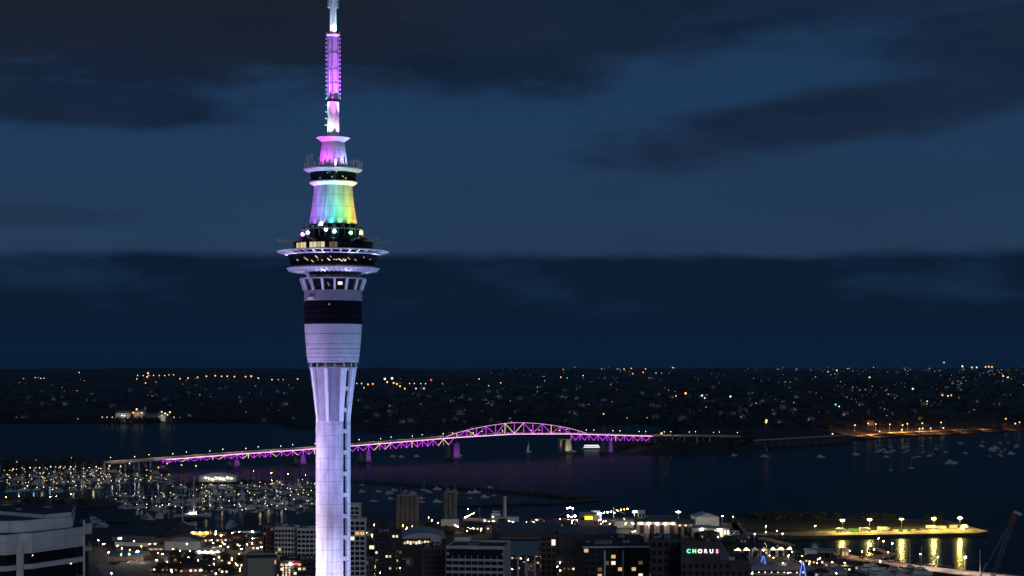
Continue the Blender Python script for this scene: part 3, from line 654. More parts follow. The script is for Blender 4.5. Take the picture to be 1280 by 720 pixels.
# ================================================================== prototypes
def lamp_proto(name, h, r, m, heads=1):
    r = r * .8
    o = thing(name, 'x', 'street lamp')
    MB().tube((0, 0, 0), (0, 0, h), .16, .1, 'steel').build('pole', o)
    if heads == 1: MB().bar((0, 0, h), (0, -1.2, h + .1), .12, 'steel').ball((0, -1.3, h), r, m, sz=.7).build('lamp_head', o)
    else:
        b = MB()
        for k in range(heads): t = k * 2 * math.pi / heads; b.ball((1.1 * math.cos(t), 1.1 * math.sin(t), h), r, m, sz=.7); b.bar((0, 0, h + .2), (1.1 * math.cos(t), 1.1 * math.sin(t), h + .2), .15, 'steel')
        b.build('lamp_head', o)
    return o
LP = {k: lamp_proto('street_lamp', 8, .42, m) for k, m in (('warm', 'lamp_warm'), ('white', 'lamp_white'), ('orange', 'lamp_orange'), ('cool', 'lamp_cool'))}
em('lamp_bay', (1, .42, .1), 9, 'FRONT'); LP['bay'] = lamp_proto('street_lamp', 8, .8, 'lamp_bay')
LP['quay'] = lamp_proto('wharf_lamp', 10.5, .55, 'lamp_quay', 4)
LP['flood'] = lamp_proto('floodlight_mast', 16, .62, 'flood_white', 4)
for o in LP.values(): o['category'] = 'lamp'
def lampat(k, px, py, label, group=None, z=3, s=1.0, rz=0.0):
    return dup(LP[k], G(px, py, z), rz, label, group, s)
# one-mesh lamps for the far shore
FL = {}
for k in ('far_warm', 'far_orange', 'far_white', 'far_pale', 'far_red', 'far_green', 'far_dim'):
    o = MB().tube((0, 0, -2.2), (0, 0, 5), .12, .1, 'steel', 5).ball((0, 0, 5.4), .8, k, 6, 4).build('hillside_light'); tag(o, 'x', 'light'); FL[k] = o
def farlamp(k, p, label, group, px_r=.55, cat=None):
    o = FL[k].copy(); col.objects.link(o); s = max(.5, px_r * p.y / F / .8); o.scale = (s, s, s); o.location = p + Vector((0, 0, 1.0)) ; o['label'] = label; o['group'] = group
    if cat: o['category'] = cat
    return o
# boats
def hull(b, L_, W, H, m='boat_white', sheer=.25, z0=0.0):
    n = 8; vs = []
    for i in range(n + 1):
        t = i / n; x = -L_ / 2 + L_ * t; w_ = W / 2 * (1 - max(0, (t - .45) / .55) ** 2.2) * (.82 + .18 * min(1, t * 4)); zt = H * (1 + sheer * t * t)
        w_ = max(.04, w_); vs += [(x - .06 * L_ * (t > .9), -w_ * .6, z0 - .4), (x, -w_, z0 + zt * .55), (x, -w_, z0 + zt), (x, w_, z0 + zt), (x, w_, z0 + zt * .55), (x - .06 * L_ * (t > .9), w_ * .6, z0 - .4)]
    fs = []
    for i in range(n):
        for k in range(6): fs.append((i * 6 + k, i * 6 + (k + 1) % 6, (i + 1) * 6 + (k + 1) % 6, (i + 1) * 6 + k))
    fs += [(0, 5, 4, 3, 2, 1), tuple(n * 6 + k for k in range(6))]
    b.add(vs, [f[::-1] for f in fs], m)
def cabin(b, x0, x1, w_, z0, z1, m, rake=.8):
    b.add([(x0, -w_, z0), (x1, -w_, z0), (x1, w_, z0), (x0, w_, z0), (x0 + .2, -w_ * .85, z1), (x1 - rake, -w_ * .85, z1), (x1 - rake, w_ * .85, z1), (x0 + .2, w_ * .85, z1)],
          [(0, 3, 2, 1), (4, 5, 6, 7), (0, 1, 5, 4), (1, 2, 6, 5), (2, 3, 7, 6), (3, 0, 4, 7)], m)
def sail_proto(cabm='boat_white'):
    o = thing('sailing_yacht', 'x', 'yacht'); b = MB(); hull(b, 11, 3.3, 1.3); b.build('hull', o)
    b = MB(); cabin(b, -2, 2.6, 1.1, 1.35, 1.95, cabm); b.build('cabin', o)
    m = MB().tube((.6, 0, 1.4), (.6, 0, 15), .13, .08, 'white_paint', 6); m.bar((.6, -1, 8.5), (.6, 1, 8.5), .08, 'white_paint').build('mast', o)
    MB().tube((.6, 0, 2.7), (-4.2, 0, 2.6), .22, .2, 'roof_pale', 6).build('boom', o); return o
def motor_proto():
    o = thing('motor_yacht', 'x', 'yacht'); b = MB(); hull(b, 13, 4, 1.9); b.build('hull', o)
    b = MB(); cabin(b, -4.5, 3, 1.6, 1.9, 3.6, 'boat_white', 1.5); cabin(b, -3, .8, 1.3, 3.6, 4.6, 'boat_white', .8); b.build('cabin', o)
    MB().box((-1, 0, 2.9), (5.4, 2.98, .6), 'glass_dark').build('window_strip', o); MB().bar((-2, 0, 4.6), (-2.4, 0, 6), .15, 'white_paint').build('radar_mast', o); return o
SY, MY = sail_proto(), motor_proto()
def tree_proto(seed, h, w_, dense=520, name='broadleaf_tree'):
    r = random.Random(seed); o = thing(name, 'x', 'tree'); b = MB(); b.tube((0, 0, 0), (0, 0, h * .45), .028 * h, .018 * h, 'bark')
    cs = []
    for i in range(9):
        a = r.uniform(0, 6.28); q = r.uniform(.15, .5) * w_; z = h * r.uniform(.45, .88); c = Vector((q * math.cos(a), q * math.sin(a), z)); cs.append((c, r.uniform(.16, .28) * w_))
        b.tube((0, 0, h * .32), c, .012 * h, .004 * h, 'bark', 5)
    b.build('trunk', o); cr = MB()
    for i in range(int(dense * 1.7)):
        c, q = r.choice(cs); d = Vector((r.gauss(0, 1), r.gauss(0, 1), r.gauss(0, .8))).normalized() * q * r.choice((r.uniform(.4, 1.0), r.uniform(.9, 1.35))); p = c + d; s = .055 * w_ * r.uniform(.6, 1.3)
        u = Vector((r.gauss(0, 1), r.gauss(0, 1), r.gauss(0, 1))).normalized(); v = u.orthogonal().normalized() * s; u = u * s
        cr.add([p - u, p + v, p + u, p - v * .8], [(0, 1, 2, 3)], 'leaf_a' if r.random() < .6 else 'leaf_b')
    cr.build('crown', o); return o
TR = [tree_proto(1, 9, 7), tree_proto(2, 12, 9), tree_proto(3, 7, 8), tree_proto(4, 14, 6, 600, 'columnar_tree')]
def treeat(p, label, group=None, s=None, k=None):
    return dup(TR[k if k is not None else rnd.randrange(3)], p, rnd.uniform(0, 6.28), label, group, s or rnd.uniform(.75, 1.2))
def car_proto(m):
    o = thing('parked_car', 'x', 'car'); b = MB(); b.box((0, 0, .62), (4.4, 1.8, .6), m); b.build('body', o)
    b = MB(); cabin(b, -1.7, 1.2, .85, .92, 1.45, 'glass_dark', .7); b.build('cabin', o)
    for x in (-1.4, 1.4):
        for y in (-.85, .85): MB().tube((x, y - .1, .33), (x, y + .1, .33), .33, .33, 'rubber', 10).build('wheel', o)
    return o
CARS = [car_proto('car_dark'), car_proto('car_silver'), car_proto('white_paint'), car_proto('red_paint')]
def house_proto(k):
    r = random.Random(50 + k); o = thing('house', 'x', 'house'); W, D, H = 11 + 2 * (k % 3), 9, 5.5 + (k % 2) * 1.5
    MB().box((0, 0, H / 2 - 3), (W, D, H + 6), 'house_wall').build('wall', o)
    MB().add([(-W / 2 - .5, -D / 2 - .5, H), (W / 2 + .5, -D / 2 - .5, H), (W / 2 + .5, D / 2 + .5, H), (-W / 2 - .5, D / 2 + .5, H), (-W / 2 + 2, 0, H + 2.6), (W / 2 - 2, 0, H + 2.6)], [(0, 1, 5, 4), (1, 2, 5), (2, 3, 4, 5), (3, 0, 4), (3, 2, 1, 0)], ['roof_grey', 'tile_red', 'roof_grey'][k % 3]).build('roof', o)
    for x in (-W / 4, W / 4): MB().box((x, -D / 2 - .05, H * .55), (2.2, .12, 1.5), 'far_dim' if (k + (x > 0)) % 3 == 0 else 'glass_dark').build('window', o)
    return o
HS = [house_proto(k) for k in range(5)]

# ================================================================== generic building
def building(label, px0, px1, pt, Y, D=18, rz=0.0, st=4, bays=6, wall='pale_wall', lit=.08, roof='roof_dark', win=(.6, .55), name='office_building', cat='office', group=None, zb=3.0,
             ledges=False, balc=False, slot='glass_dark', litm=('win_warm', 'win_white', 'win_dim'), plant=1, parapet=True, side=True, seed=None, h=None):
    r = random.Random(seed if seed is not None else int(px0 * 7 + pt)); cx = XT((px0 + px1) / 2, Y); W = (px1 - px0) / F * Y; H = (h if h else ZT(pt, Y) - zb)
    if rz:
        W = W / (abs(math.cos(rz)) + .35 * abs(math.sin(rz)))
    o = thing(name, label, cat, (cx, Y, zb), rz, group)
    MB().box((0, D / 2, H / 2 - .5), (W, D, H + 1), wall).build('wall', o)
    rf = MB(); rf.box((0, D / 2, H + .1), (W - .2, D - .2, .2), roof).build('roof', o)
    if parapet:
        b = MB()
        for c, d in (((0, .15, H + .6), (W + .3, .3, 1.2)), ((0, D - .15, H + .6), (W + .3, .3, 1.2)), ((-W / 2, D / 2, H + .6), (.3, D - .62, 1.2)), ((W / 2, D / 2, H + .6), (.3, D - .62, 1.2))): b.box(c, d, wall)
        b.build('parapet', o)
    for k in range(plant):
        pw = r.uniform(.12, .3) * W; px_ = r.uniform(-.3, .3) * W; MB().box((px_, D * r.uniform(.35, .65), H + 1.3), (pw, D * .25, 2.2), 'roof_grey').build('roof_plant', o)
    for k in range(3 if plant and W > 12 else 0):
        q = MB(); x, y = r.uniform(-.4, .4) * W, r.uniform(.15, .85) * D
        if k == 0: q.tube((x, y, H), (x, y, H + 1.6), .9, .9, 'roof_pale', 10); q.tube((x + 2.4, y, H), (x + 2.4, y, H + 1.6), .9, .9, 'roof_pale', 10); q.build('roof_fan', o)
        elif k == 1: q.bar((x, y, H + .6), (x * .4, y, H + .6), .7, 'steel').build('duct', o)
        else: q.tube((x, y, H), (x, y, H + 4.5), .12, .06, 'steel', 6).build('roof_aerial', o)
    sh = H / st; meshes = {}
    def pane(m, w_, h_):
        key = (m, round(w_, 2), round(h_, 2))
        if key not in meshes: meshes[key] = MB().box((0, 0, 0), (w_, .16, h_), m).mesh('window')
        q = bpy.data.objects.new('window', meshes[key]); col.objects.link(q); q.parent = o; return q
    bw = W / bays; cnt = 0
    for i in range(st):
        for j in range(bays):
            if cnt >= 96: break
            cnt += 1; m = slot if r.random() > lit else r.choice(litm)
            q = pane(m, bw * win[0], sh * win[1]); q.location = (-W / 2 + bw * (j + .5), -.04, sh * (i + .5))
    if side and cnt < 90:
        nb = max(2, min(6, int(D / 4))); s_ = -1 if cx > 0 else 1
        for i in range(st):
            for j in range(nb):
                if cnt >= 98: break
                cnt += 1; q = pane(slot if r.random() > lit else r.choice(litm), D / nb * win[0], sh * win[1]); q.rotation_euler.z = R(90); q.location = (s_ * W / 2 + s_ * .04, D / nb * (j + .5), sh * (i + .5))
    if ledges:
        for i in range(st + 1): MB().box((0, -.25, max(.2, sh * i)), (W + .1, .62, .35), wall).build('ledge', o)
    if balc:
        for i in range(1, st):
            for j in range(0, bays, 2): MB().box((-W / 2 + bw * (j + .5), -.9, sh * i), (bw * 1.1, 1.7, .22), wall).box((-W / 2 + bw * (j + .5), -1.7, sh * i + .55), (bw * 1.1, .1, 1.0), 'glass_dark').build('balcony', o)
    return o
def shed(label, px0, px1, pt, pe, Y, D=30, rz=0.0, wall='pale_wall', roof='roof_grey', style='gable', name='warehouse', cat='warehouse', group=None, doors=0, doorm='dark_wall', zb=3.0, lights=None):
    """pt = ridge row, pe = eaves row"""
    cx = XT((px0 + px1) / 2, Y); W = (px1 - px0) / F * Y; He = ZT(pe, Y) - zb; Hr = ZT(pt, Y) - zb
    o = thing(name, label, cat, (cx, Y, zb), rz, group)
    MB().box((0, D / 2, He / 2 - .5), (W, D, He + 1), wall).build('wall', o); b = MB()
    if style == 'gable':      # ridge along the long side
        b.add([(-W / 2 - .4, -.5, He), (W / 2 + .4, -.5, He), (W / 2 + .4, D + .5, He), (-W / 2 - .4, D + .5, He), (-W / 2 - .4, D / 2, Hr), (W / 2 + .4, D / 2, Hr)], [(0, 1, 5, 4), (1, 2, 5), (2, 3, 4, 5), (3, 0, 4), (3, 2, 1, 0)], roof)
    elif style == 'front':    # gable faces the camera
        b.add([(-W / 2 - .4, -.5, He), (W / 2 + .4, -.5, He), (W / 2 + .4, D + .5, He), (-W / 2 - .4, D + .5, He), (0, -.5, Hr), (0, D + .5, Hr)], [(0, 1, 4), (1, 2, 5, 4), (2, 3, 5), (3, 0, 4, 5), (3, 2, 1, 0)], roof)
    else:
        n = 12; vs = []
        for y in (-.5, D + .5):
            for i in range(n + 1): t = i / n; vs.append((-W / 2 - .4 + (W + .8) * t, y, He + .02 + (Hr - He) * math.sin(math.pi * t)))
        b.add(vs, [(i, i + 1, n + 2 + i, n + 1 + i) for i in range(n)] + [tuple(range(n, -1, -1)), tuple(range(n + 1, 2 * n + 2))], roof)
    b.build('roof', o)
    for k in range(doors):
        x = -W / 2 + W * (k + .5) / doors; MB().box((x, -.1, He * .38), (W / doors * .45, .3, He * .76), doorm).build('door', o)
    if lights:
        for k in range(lights[0]):
            x = -W / 2 + W * (k + .5) / lights[0]; MB().ball((x, -.7, He * .88), lights[2] if len(lights) > 2 else .35, lights[1]).build('wall_lamp', o)
    return o
# ================================================================== near buildings, left
t = MATS['panel_wall'].node_tree; p = t.nodes['Principled BSDF']; co = t.nodes['Texture Coordinate']; old = p.inputs['Base Color'].links[0].from_socket
sp = t.nodes.new('ShaderNodeSeparateXYZ'); t.links.new(co.outputs['Object'], sp.inputs[0]); mk = []
for k, per in ((2, 1.93), (1, 3.6)):
    m1 = t.nodes.new('ShaderNodeMath'); m1.operation = 'PINGPONG'; m1.inputs[1].default_value = per; t.links.new(sp.outputs[k], m1.inputs[0])
    m2 = t.nodes.new('ShaderNodeMath'); m2.operation = 'LESS_THAN'; m2.inputs[1].default_value = .05; t.links.new(m1.outputs[0], m2.inputs[0]); mk.append(m2)
mm = t.nodes.new('ShaderNodeMath'); mm.operation = 'MAXIMUM'; t.links.new(mk[0].outputs[0], mm.inputs[0]); t.links.new(mk[1].outputs[0], mm.inputs[1])
mx = t.nodes.new('ShaderNodeMix'); mx.data_type = 'RGBA'; mx.inputs[7].default_value = (.3, .3, .31, 1); t.links.new(mm.outputs[0], mx.inputs[0]); t.links.new(old, mx.inputs[6]); t.links.new(mx.outputs[2], p.inputs['Base Color'])
# A. white office building cut by the frame's lower-left corner
A = thing('office_building', 'white office block with stepped parapet and dark ribbon windows in the lower left corner', 'office', (0, 0, 3))
def ap(b, name): b.v = [(x, y, z - 3) for x, y, z in b.v]; return b.build(name, A)
Q = [(XT(-70, 690), 690), (XT(8, 694), 694), (XT(25, 700), 700), (XT(40, 702), 702), (XT(105, 730), 730)]
def off(pts, d):   # inset toward the back-left
    return [(x - d * .45, y + d) for x, y in pts]
back = [(XT(94, 765), 765), (XT(-90, 760), 760)]
def band(z0, z1, d, m, name, top=None, pts=None):
    b = MB(); b.prism(off(pts or Q, d) + back, z0, z1, m, top); return ap(b, name)
Z_ = lambda py: ZT(py, 703)
band(Z_(691), Z_(666), 0, 'panel_wall', 'wall', 'roof_dark')
band(Z_(666) + .003, Z_(664.6), 1.0, 'dark_wall', 'recess')
band(Z_(664.6), Z_(650), .25, 'panel_wall', 'parapet', 'roof_dark', [(XT(-70, 690), 690), (XT(30, 700), 700), (XT(57, 709), 709), (XT(91, 722), 722)])
band(Z_(650), Z_(645.5), 1.5, 'panel_wall', 'roof_upstand', 'roof_dark', [(XT(57, 709), 709), (XT(58, 710), 710), (XT(90, 722), 722)])
band(Z_(705), Z_(691), 1.6, 'glass_dark', 'ribbon_window'); band(Z_(711), Z_(705), .2, 'panel_wall', 'ledge'); band(Z_(730), Z_(711), 1.6, 'glass_dark', 'ribbon_window')
band(Z_(737), Z_(730), .2, 'panel_wall', 'ledge'); band(Z_(757), Z_(737), 1.6, 'glass_dark', 'ribbon_window'); band(3, Z_(757), .2, 'panel_wall', 'lower_wall')
b = MB(); x, y = XT(25, 698), 698.2; b.box((x, y, (Z_(677) + 3) / 2), (2.7, 1.6, Z_(677) - 3), 'panel_wall', rz=R(8)); ap(b, 'column')
b = MB(); x, y = XT(105.5, 730), 729.5; b.box((x, y, (Z_(657) + 3) / 2), (.7, .7, Z_(657) - 3), 'panel_wall'); ap(b, 'corner_post')
b = MB(); b.prism([(XT(105, 735), 735), (XT(115, 740), 740), (XT(112, 765), 765), (XT(100, 765), 765)], Z_(678), Z_(664), 'panel_wall', 'roof_dark'); b.prism([(XT(105, 735), 735), (XT(115, 740), 740), (XT(112, 765), 765), (XT(100, 765), 765)], Z_(700), Z_(695), 'panel_wall'); ap(b, 'side_wing')
b = MB(); b.prism([(XT(103, 742), 742), (XT(111, 744), 744), (XT(108, 765), 765), (XT(98, 765), 765)], 3, Z_(678) - .01, 'dark_wall'); ap(b, 'side_wall')
for i, (px, py, wd) in enumerate(((24, 647.5, 2.2), (60, 645, 3.0), (8, 648, 4))):
    b = MB(); yy = 735 + i * 12; b.box((XT(px, yy), yy, Z_(650) + 1.0), (wd, 2, 2), 'steel'); ap(b, 'roof_plant')
for i, (px, py) in enumerate(((41, 694.5), (89.5, 704.5))):
    b = MB(); yy = 703 + (px - 40) * .4; b.box((XT(px, yy) - .5, yy + .9, ZT(py, yy)), (.5, .3, .4), 'lamp_soft'); ap(b, 'ceiling_lamp')

# dark sheds and waterside at the left
shed('very large dark boat shed with long sloping roof beside the water', 137, 206, 655, 672, 1440, 70, R(-14), 'grey_wall', 'roof_dark', 'gable')
shed('pale workshop with a floodlight on its wall by the boat shed', 140, 190, 671, 678, 1400, 14, R(-20), 'white_wall', 'roof_grey', 'gable', 'workshop', 'workshop')
shed('long red-brown store lit by four bright wall lamps', 134, 180, 690, 696, 1290, 16, R(-4), 'brick', 'teal_wall', 'gable', 'store_building', 'store', lights=None)
shed('pale hall with arched roof beside the dark boat shed', 206, 250, 671, 677, 1370, 26, R(4), 'pale_wall', 'roof_grey', 'arc', 'market_hall', 'hall')
shed('little pale gabled hut below the arched hall', 205, 222, 692, 696, 1290, 12, 0, 'pale_wall', 'roof_grey', 'front', 'hut', 'hut')
shed('small cream pavilion with lit windows between the dark shed and arched hall', 186, 204, 681, 685, 1370, 10, 0, 'beige_wall', 'roof_grey', 'gable', 'pavilion', 'pavilion', doors=3, doorm='win_warm')
shed('open boat store glowing orange on its front', 238, 262, 662, 664.5, 1440, 16, R(5), 'beige_wall', 'roof_grey', 'gable', 'boat_store', 'boat store', lights=(3, 'lamp_orange', .4))
shed('long low marina shop with an orange lit side', 262, 281, 666, 668, 1460, 14, R(5), 'beige_wall', 'roof_pale', 'gable', 'shop', 'shop', lights=(2, 'lamp_orange', .4))
shed('low white quayside store with two bright lamps on its front', 291, 324, 663, 664.5, 1500, 12, 0, 'white_wall', 'roof_grey', 'gable', 'quayside_store', 'store', lights=(2, 'lamp_wall', .5))
shed('white market building shining above the bushes', 245, 276, 686, 689, 1345, 12, R(-6), 'white_wall', 'roof_pale', 'gable', 'market_building', 'market', doors=5, doorm='shop_lit', lights=(4, 'lamp_wall', .4))
building('grey block half hidden in bushes below the market building', 268, 283, 695, 1290, 12, 0, 3, 4, 'pale_wall', .15, name='block', cat='building', plant=0)
building('low dark terrace at the water with one white lamp', 318, 332, 682, 1400, 12, 0, 2, 5, 'grey_wall', .5, name='cafe_building', cat='cafe', plant=0)
building('thin dark frame building standing in the harbour water edge', 305, 322, 643.5, 1560, 10, 0, 3, 4, 'dark_wall', .03, name='boat_rack', cat='boat rack', plant=0)
building('brick-edged apartment block with a white end and balconies left of the tower', 328, 352, 659, 1250, 20, R(-8), 9, 5, 'brick', .05, name='apartment_block', cat='apartments', balc=True, win=(.6, .6))
building('white framed apartment block with grey window bays left of the tower', 343, 368, 661, 1235, 18, R(-5), 9, 6, 'white_wall', .03, name='apartment_block', cat='apartments', ledges=True, win=(.75, .6))
building('white apartment block touching the tower on its left, with open balconies', 371, 398, 662.5, 1230, 18, R(-5), 9, 5, 'white_wall', .02, name='apartment_block', cat='apartments', ledges=True, win=(.8, .6))
building('slatted beige car park building with lamps on its roof', 309, 350, 700, 1110, 30, R(14), 7, 12, 'beige_wall', .08, name='car_park_building', cat='car park', win=(.5, .8), slot='beige_wall', plant=0, litm=('win_warm',))
building('dark hotel with a red sign and a column of lit windows', 349, 400, 703, 1090, 30, R(6), 8, 9, 'dark_wall', .3, name='hotel', cat='hotel', plant=1)
for o in list(col.objects):
    if o.name == 'hotel':
        MB().box((XT(367, 1090) - o.location.x + .0, -.9, ZT(705.2, 1088) - 3), (6.5, .3, 1.0), 'led_red').build('sign', o)
        MB().ball((XT(364, 1090) - o.location.x - .5, -1.2, ZT(705.2, 1088) - 3), .55, 'flood_white').build('sign_lamp', o)
        for i in range(6):
            for j in range(3): MB().box((XT(354 + 4 * j, 1090) - o.location.x, -.25, ZT(707 + 3 * i, 1088) - 3), (1.0, .3, .9), 'win_white' if (i + j) % 3 else 'win_warm').build('lit_window', o)
# right of the tower
building('narrow white framed apartment tower top showing right of the observation tower', 431, 449, 633, 1160, 16, 0, 18, 3, 'white_wall', .03, name='apartment_block', cat='apartments', ledges=True, win=(.8, .65), side=False, plant=0)
building('white framed apartment block at the right foot of the observation tower', 431, 456, 651, 1120, 14, 0, 14, 4, 'white_wall', .12, name='apartment_block', cat='apartments', ledges=True, win=(.8, .65), side=False)
def silos(px0, px1, pt, pb, nx, lab, base=False):
    p = G((px0 + px1) / 2, pb, 3); Y = p.y; W = (px1 - px0) / F * Y; r = W / nx / 2; H = ZT(pt, Y) - 3
    o = thing('silo', lab, 'silo', p)
    for j in range(2):
        for i in range(nx): MB().tube((-W / 2 + r * (2 * i + 1), j * 2 * r, 0), (-W / 2 + r * (2 * i + 1), j * 2 * r, H - (i % 2) * .8), r * 1.02, r * 1.02, 'silo_grey', 20).build('silo_cylinder', o, True)
    MB().box((0, r, H + .6), (W * .9, r * 2.4, 1.2), 'grey_wall').build('roof_slab', o)
    b = MB(); b.box((-W * .15, r, H + 2.6), (W * .22, 2.4, 3), 'roof_grey'); b.tube((-W * .3, r, H), (-W * .3, r, H + 8), .15, .1, 'steel'); b.build('roof_plant', o)
    if base: MB().box((0, -r - 2, 3), (W * 1.35, 4, 6), 'white_wall').build('base_building', o)
silos(495, 523, 620, 662, 5, 'wide cluster of tall grey concrete cement silos on the wharf'); silos(554.5, 571, 616, 657, 3, 'narrower grey silo cluster with a white base building', True)
o = thing('chimney', 'slender pale chimney standing by the harbour edge', 'chimney', G(631, 652, 3)); MB().lathe([(1.9, 0), (1.5, 10), (1.15, 23)], 'concrete', 20).build('stack', o, True); MB().lathe([(1.5, 22.4), (1.5, 23.2)], 'concrete', 20).build('collar', o)
MB().box((0, 6, 2), (26, 12, 4), 'pale_wall').build('base_building', o)
building('dark office block with warm lit top strip and pale curved roof', 468, 503, 668, 1210, 26, R(6), 10, 8, 'dark_wall', .10, name='office_building', cat='office')
shed('black glass hall with a broad pale curved roof', 500, 557, 666, 673, 1270, 50, R(4), 'dark_wall', 'roof_pale', 'arc', 'hall', 'hall')
o = [x for x in col.objects if x.get('label') == 'black glass hall with a broad pale curved roof'][0]
for i in range(9): MB().box((-13 + i * 2.1, -.4, ZT(678.5, 1270) - 3 + (i % 2) * .5), (1.5, .3, 1.6 + (i % 3) * .4), 'win_white' if i % 3 else 'win_warm').build('lit_window', o)
building('low dark block with one broad white lit window', 456, 474, 680, 1230, 14, 0, 6, 4, 'dark_wall', .02, name='office_building', cat='office', plant=0)
o = [x for x in col.objects if x.get('label') == 'low dark block with one broad white lit window'][0]; MB().box((1, -.5, ZT(684, 1230) - 3), (5.5, .3, 2.4), 'win_white').build('lit_window', o)
building('small terrace house row lit warm beneath the dark glass hall', 440, 468, 700, 1150, 12, 0, 5, 8, 'brown_wall', .32, name='terrace', cat='building')
building('stepped dark brown building beside the white striped office', 529, 556, 686, 1090, 25, R(5), 9, 6, 'brown_wall', .01, name='office_building', cat='office')
building('grey cube plant room on top of the curved roofed hall', 538, 551, 676, 1180, 8, 0, 10, 2, 'roof_pale', 0, name='plant_room', cat='plant room', side=False, plant=0)
building('white office block with grey ribbon windows and wide dark top floor', 556, 631, 685, 1040, 34, R(-7), 10, 9, 'pale_wall', .05, name='office_building', cat='office', ledges=True, win=(.9, .6), slot='glass_dark')
o = [x for x in col.objects if x.get('label', '').startswith('white office block with grey ribbon')][0]; H_ = ZT(685, 1040) - 3
MB().box((.5, -.45, H_ - 2.4), (31, .5, 3.6), 'glass_dark').build('top_window', o)
for i, hue in enumerate(('win_white', 'win_warm')):
    pass
building('tiny white lit kiosk with stepped roof behind the striped office', 568, 588, 675, 1290, 9, 0, 2, 3, 'white_wall', 0, name='kiosk', cat='kiosk', plant=0, slot='win_white', side=False)
building('teal panelled hall raised on round columns', 622, 673, 679, 1120, 26, R(-3), 1, 1, 'teal_wall', 0, name='hall', cat='hall', plant=0, win=(.7, .4), slot='teal_wall', side=False, zb=ZT(692, 1120))
o = [x for x in col.objects if x.get('label', '') == 'teal panelled hall raised on round columns'][0]
for i in range(5): MB().tube((-11 + i * 5.4, 3, -ZT(692, 1120) + 3), (-11 + i * 5.4, 3, 0), .5, .5, 'pale_wall').build('column', o)
shed('broad brown convention hall with a wide low grey roof', 624, 700, 657, 665, 1350, 60, R(6), 'brown_wall', 'roof_grey', 'gable', 'convention_hall', 'hall')
building('brown lift block with one warm lit window beside the convention hall', 676, 696, 670, 1200, 16, 0, 7, 3, 'brown_wall', .03, name='lift_block', cat='building', plant=0)
o = [x for x in col.objects if x.get('name') == 'x' or x.get('label', '').startswith('brown lift block')][0]; MB().box((3.2, -.4, ZT(678, 1200) - 3), (2.6, .3, 4), 'win_white').build('lit_window', o)
shed('large hall with a low dark pyramid roof and white lamps in front', 698, 770, 661, 668, 1290, 50, R(-4), 'dark_wall', 'roof_grey', 'gable', 'exhibition_hall', 'hall')
building('square grey tower block with an orange lit sign on its face', 724, 742.5, 643.5, 1330, 12, 0, 5, 2, 'grey_wall', 0, name='tower_block', cat='tower block', win=(.5, .3), side=False, plant=0)
o = [x for x in col.objects if x.get('label', '').startswith('square grey tower block')][0]; MB().box((1.6, -.5, ZT(647.3, 1330) - 3), (6, .4, 2.5), 'led_orange').build('sign', o)
building('dark glass office block with white pillars and scattered lit windows', 727, 815, 684, 1060, 40, R(5), 9, 10, 'dark_wall', .10, name='office_building', cat='office')
o = [x for x in col.objects if x.get('label', '').startswith('dark glass office block with white pillars')][0]; H_ = ZT(684, 1060) - 3
for x in (-7.5, 3.5): MB().box((x, -1.3, H_ / 2 - 1), (1.0, 1.0, H_ - 2), 'white_wall').build('pillar', o)
MB().box((0, -1.0, H_ + .3), (42, 2.6, .7), 'white_wall').build('canopy_edge', o)
building('dark set back floor of barred windows above the pillared office', 735, 806, 674, 1180, 20, R(5), 8, 14, 'dark_wall', .02, name='office_building', cat='office', slot='grey_wall', win=(.35, .6), side=False)
# CHORUS building
building('dark brown block with narrow windows left of the coloured letter sign', 813, 853, 676, 985, 30, R(-3), 10, 5, 'brown_wall', .01, name='office_building', cat='office')
sb = building('dark office block carrying a sign of coloured lit letters on its roof screen', 851, 937, 703, 960, 40, R(-3), 9, 11, 'brown_wall', .015, name='office_building', cat='office', plant=2, win=(.45, .55))
H_ = ZT(703, 960) - 3
b = MB(); x0, x1 = XT(851, 962) - sb.location.x, XT(900, 962) - sb.location.x; zt_ = ZT(675.5, 962) - 3
b.box(((x0 + x1) / 2, 1.2, (zt_ + H_) / 2), (x1 - x0, .6, zt_ - H_), 'brown_wall'); b.add([(x1, .9, H_), (x1 + 7, 12, H_), (x1 + 7, 12, H_ + 1), (x1, .9, zt_)], [(0, 1, 2, 3)], 'roof_grey')
b.box(((x0 + x1) / 2, 8, (zt_ + H_) / 2 - 1), (x1 - x0 - 2, 12, zt_ - H_ - 3), 'roof_grey'); b.build('roof_screen', sb)
sign = thing('letter_sign', None, None); sign.parent = sb
for k in list(sign.keys()): del sign[k]
sign.location = (0, .75, 0)
for i, (ch, c) in enumerate(zip('CHORUS', ((.12, 1, .75), (.35, 1, .45), (1, .95, .75), (1, .55, .9), (.85, .8, 1), (1, .35, .5)))):
    em('letter%d' % i, c, 2.4, 'FRONT')
    f = bpy.data.curves.new('letter', 'FONT'); f.body = ch; f.size = 2.9; f.extrude = .15; f.offset = .07; f.align_x = 'CENTER'; f.materials.append(MATS['letter%d' % i])
    qf = bpy.data.objects.new('letter', f); col.objects.link(qf); bpy.context.view_layer.update(); me = bpy.data.meshes.new_from_object(qf.evaluated_get(bpy.context.evaluated_depsgraph_get())); bpy.data.objects.remove(qf); q = bpy.data.objects.new('letter', me); col.objects.link(q); q.parent = sign; q.rotation_euler = (R(90), 0, 0)
    q.location = (XT(860.5 + i * 7.1, 962) - sb.location.x, 0, ZT(691, 962) - 3)
for x, m in ((5, 'roof_pale'), (9.5, 'roof_pale')): MB().box((x, 9, H_ + 1.2), (3.5, 3, 1.8), m).build('roof_plant', sb)

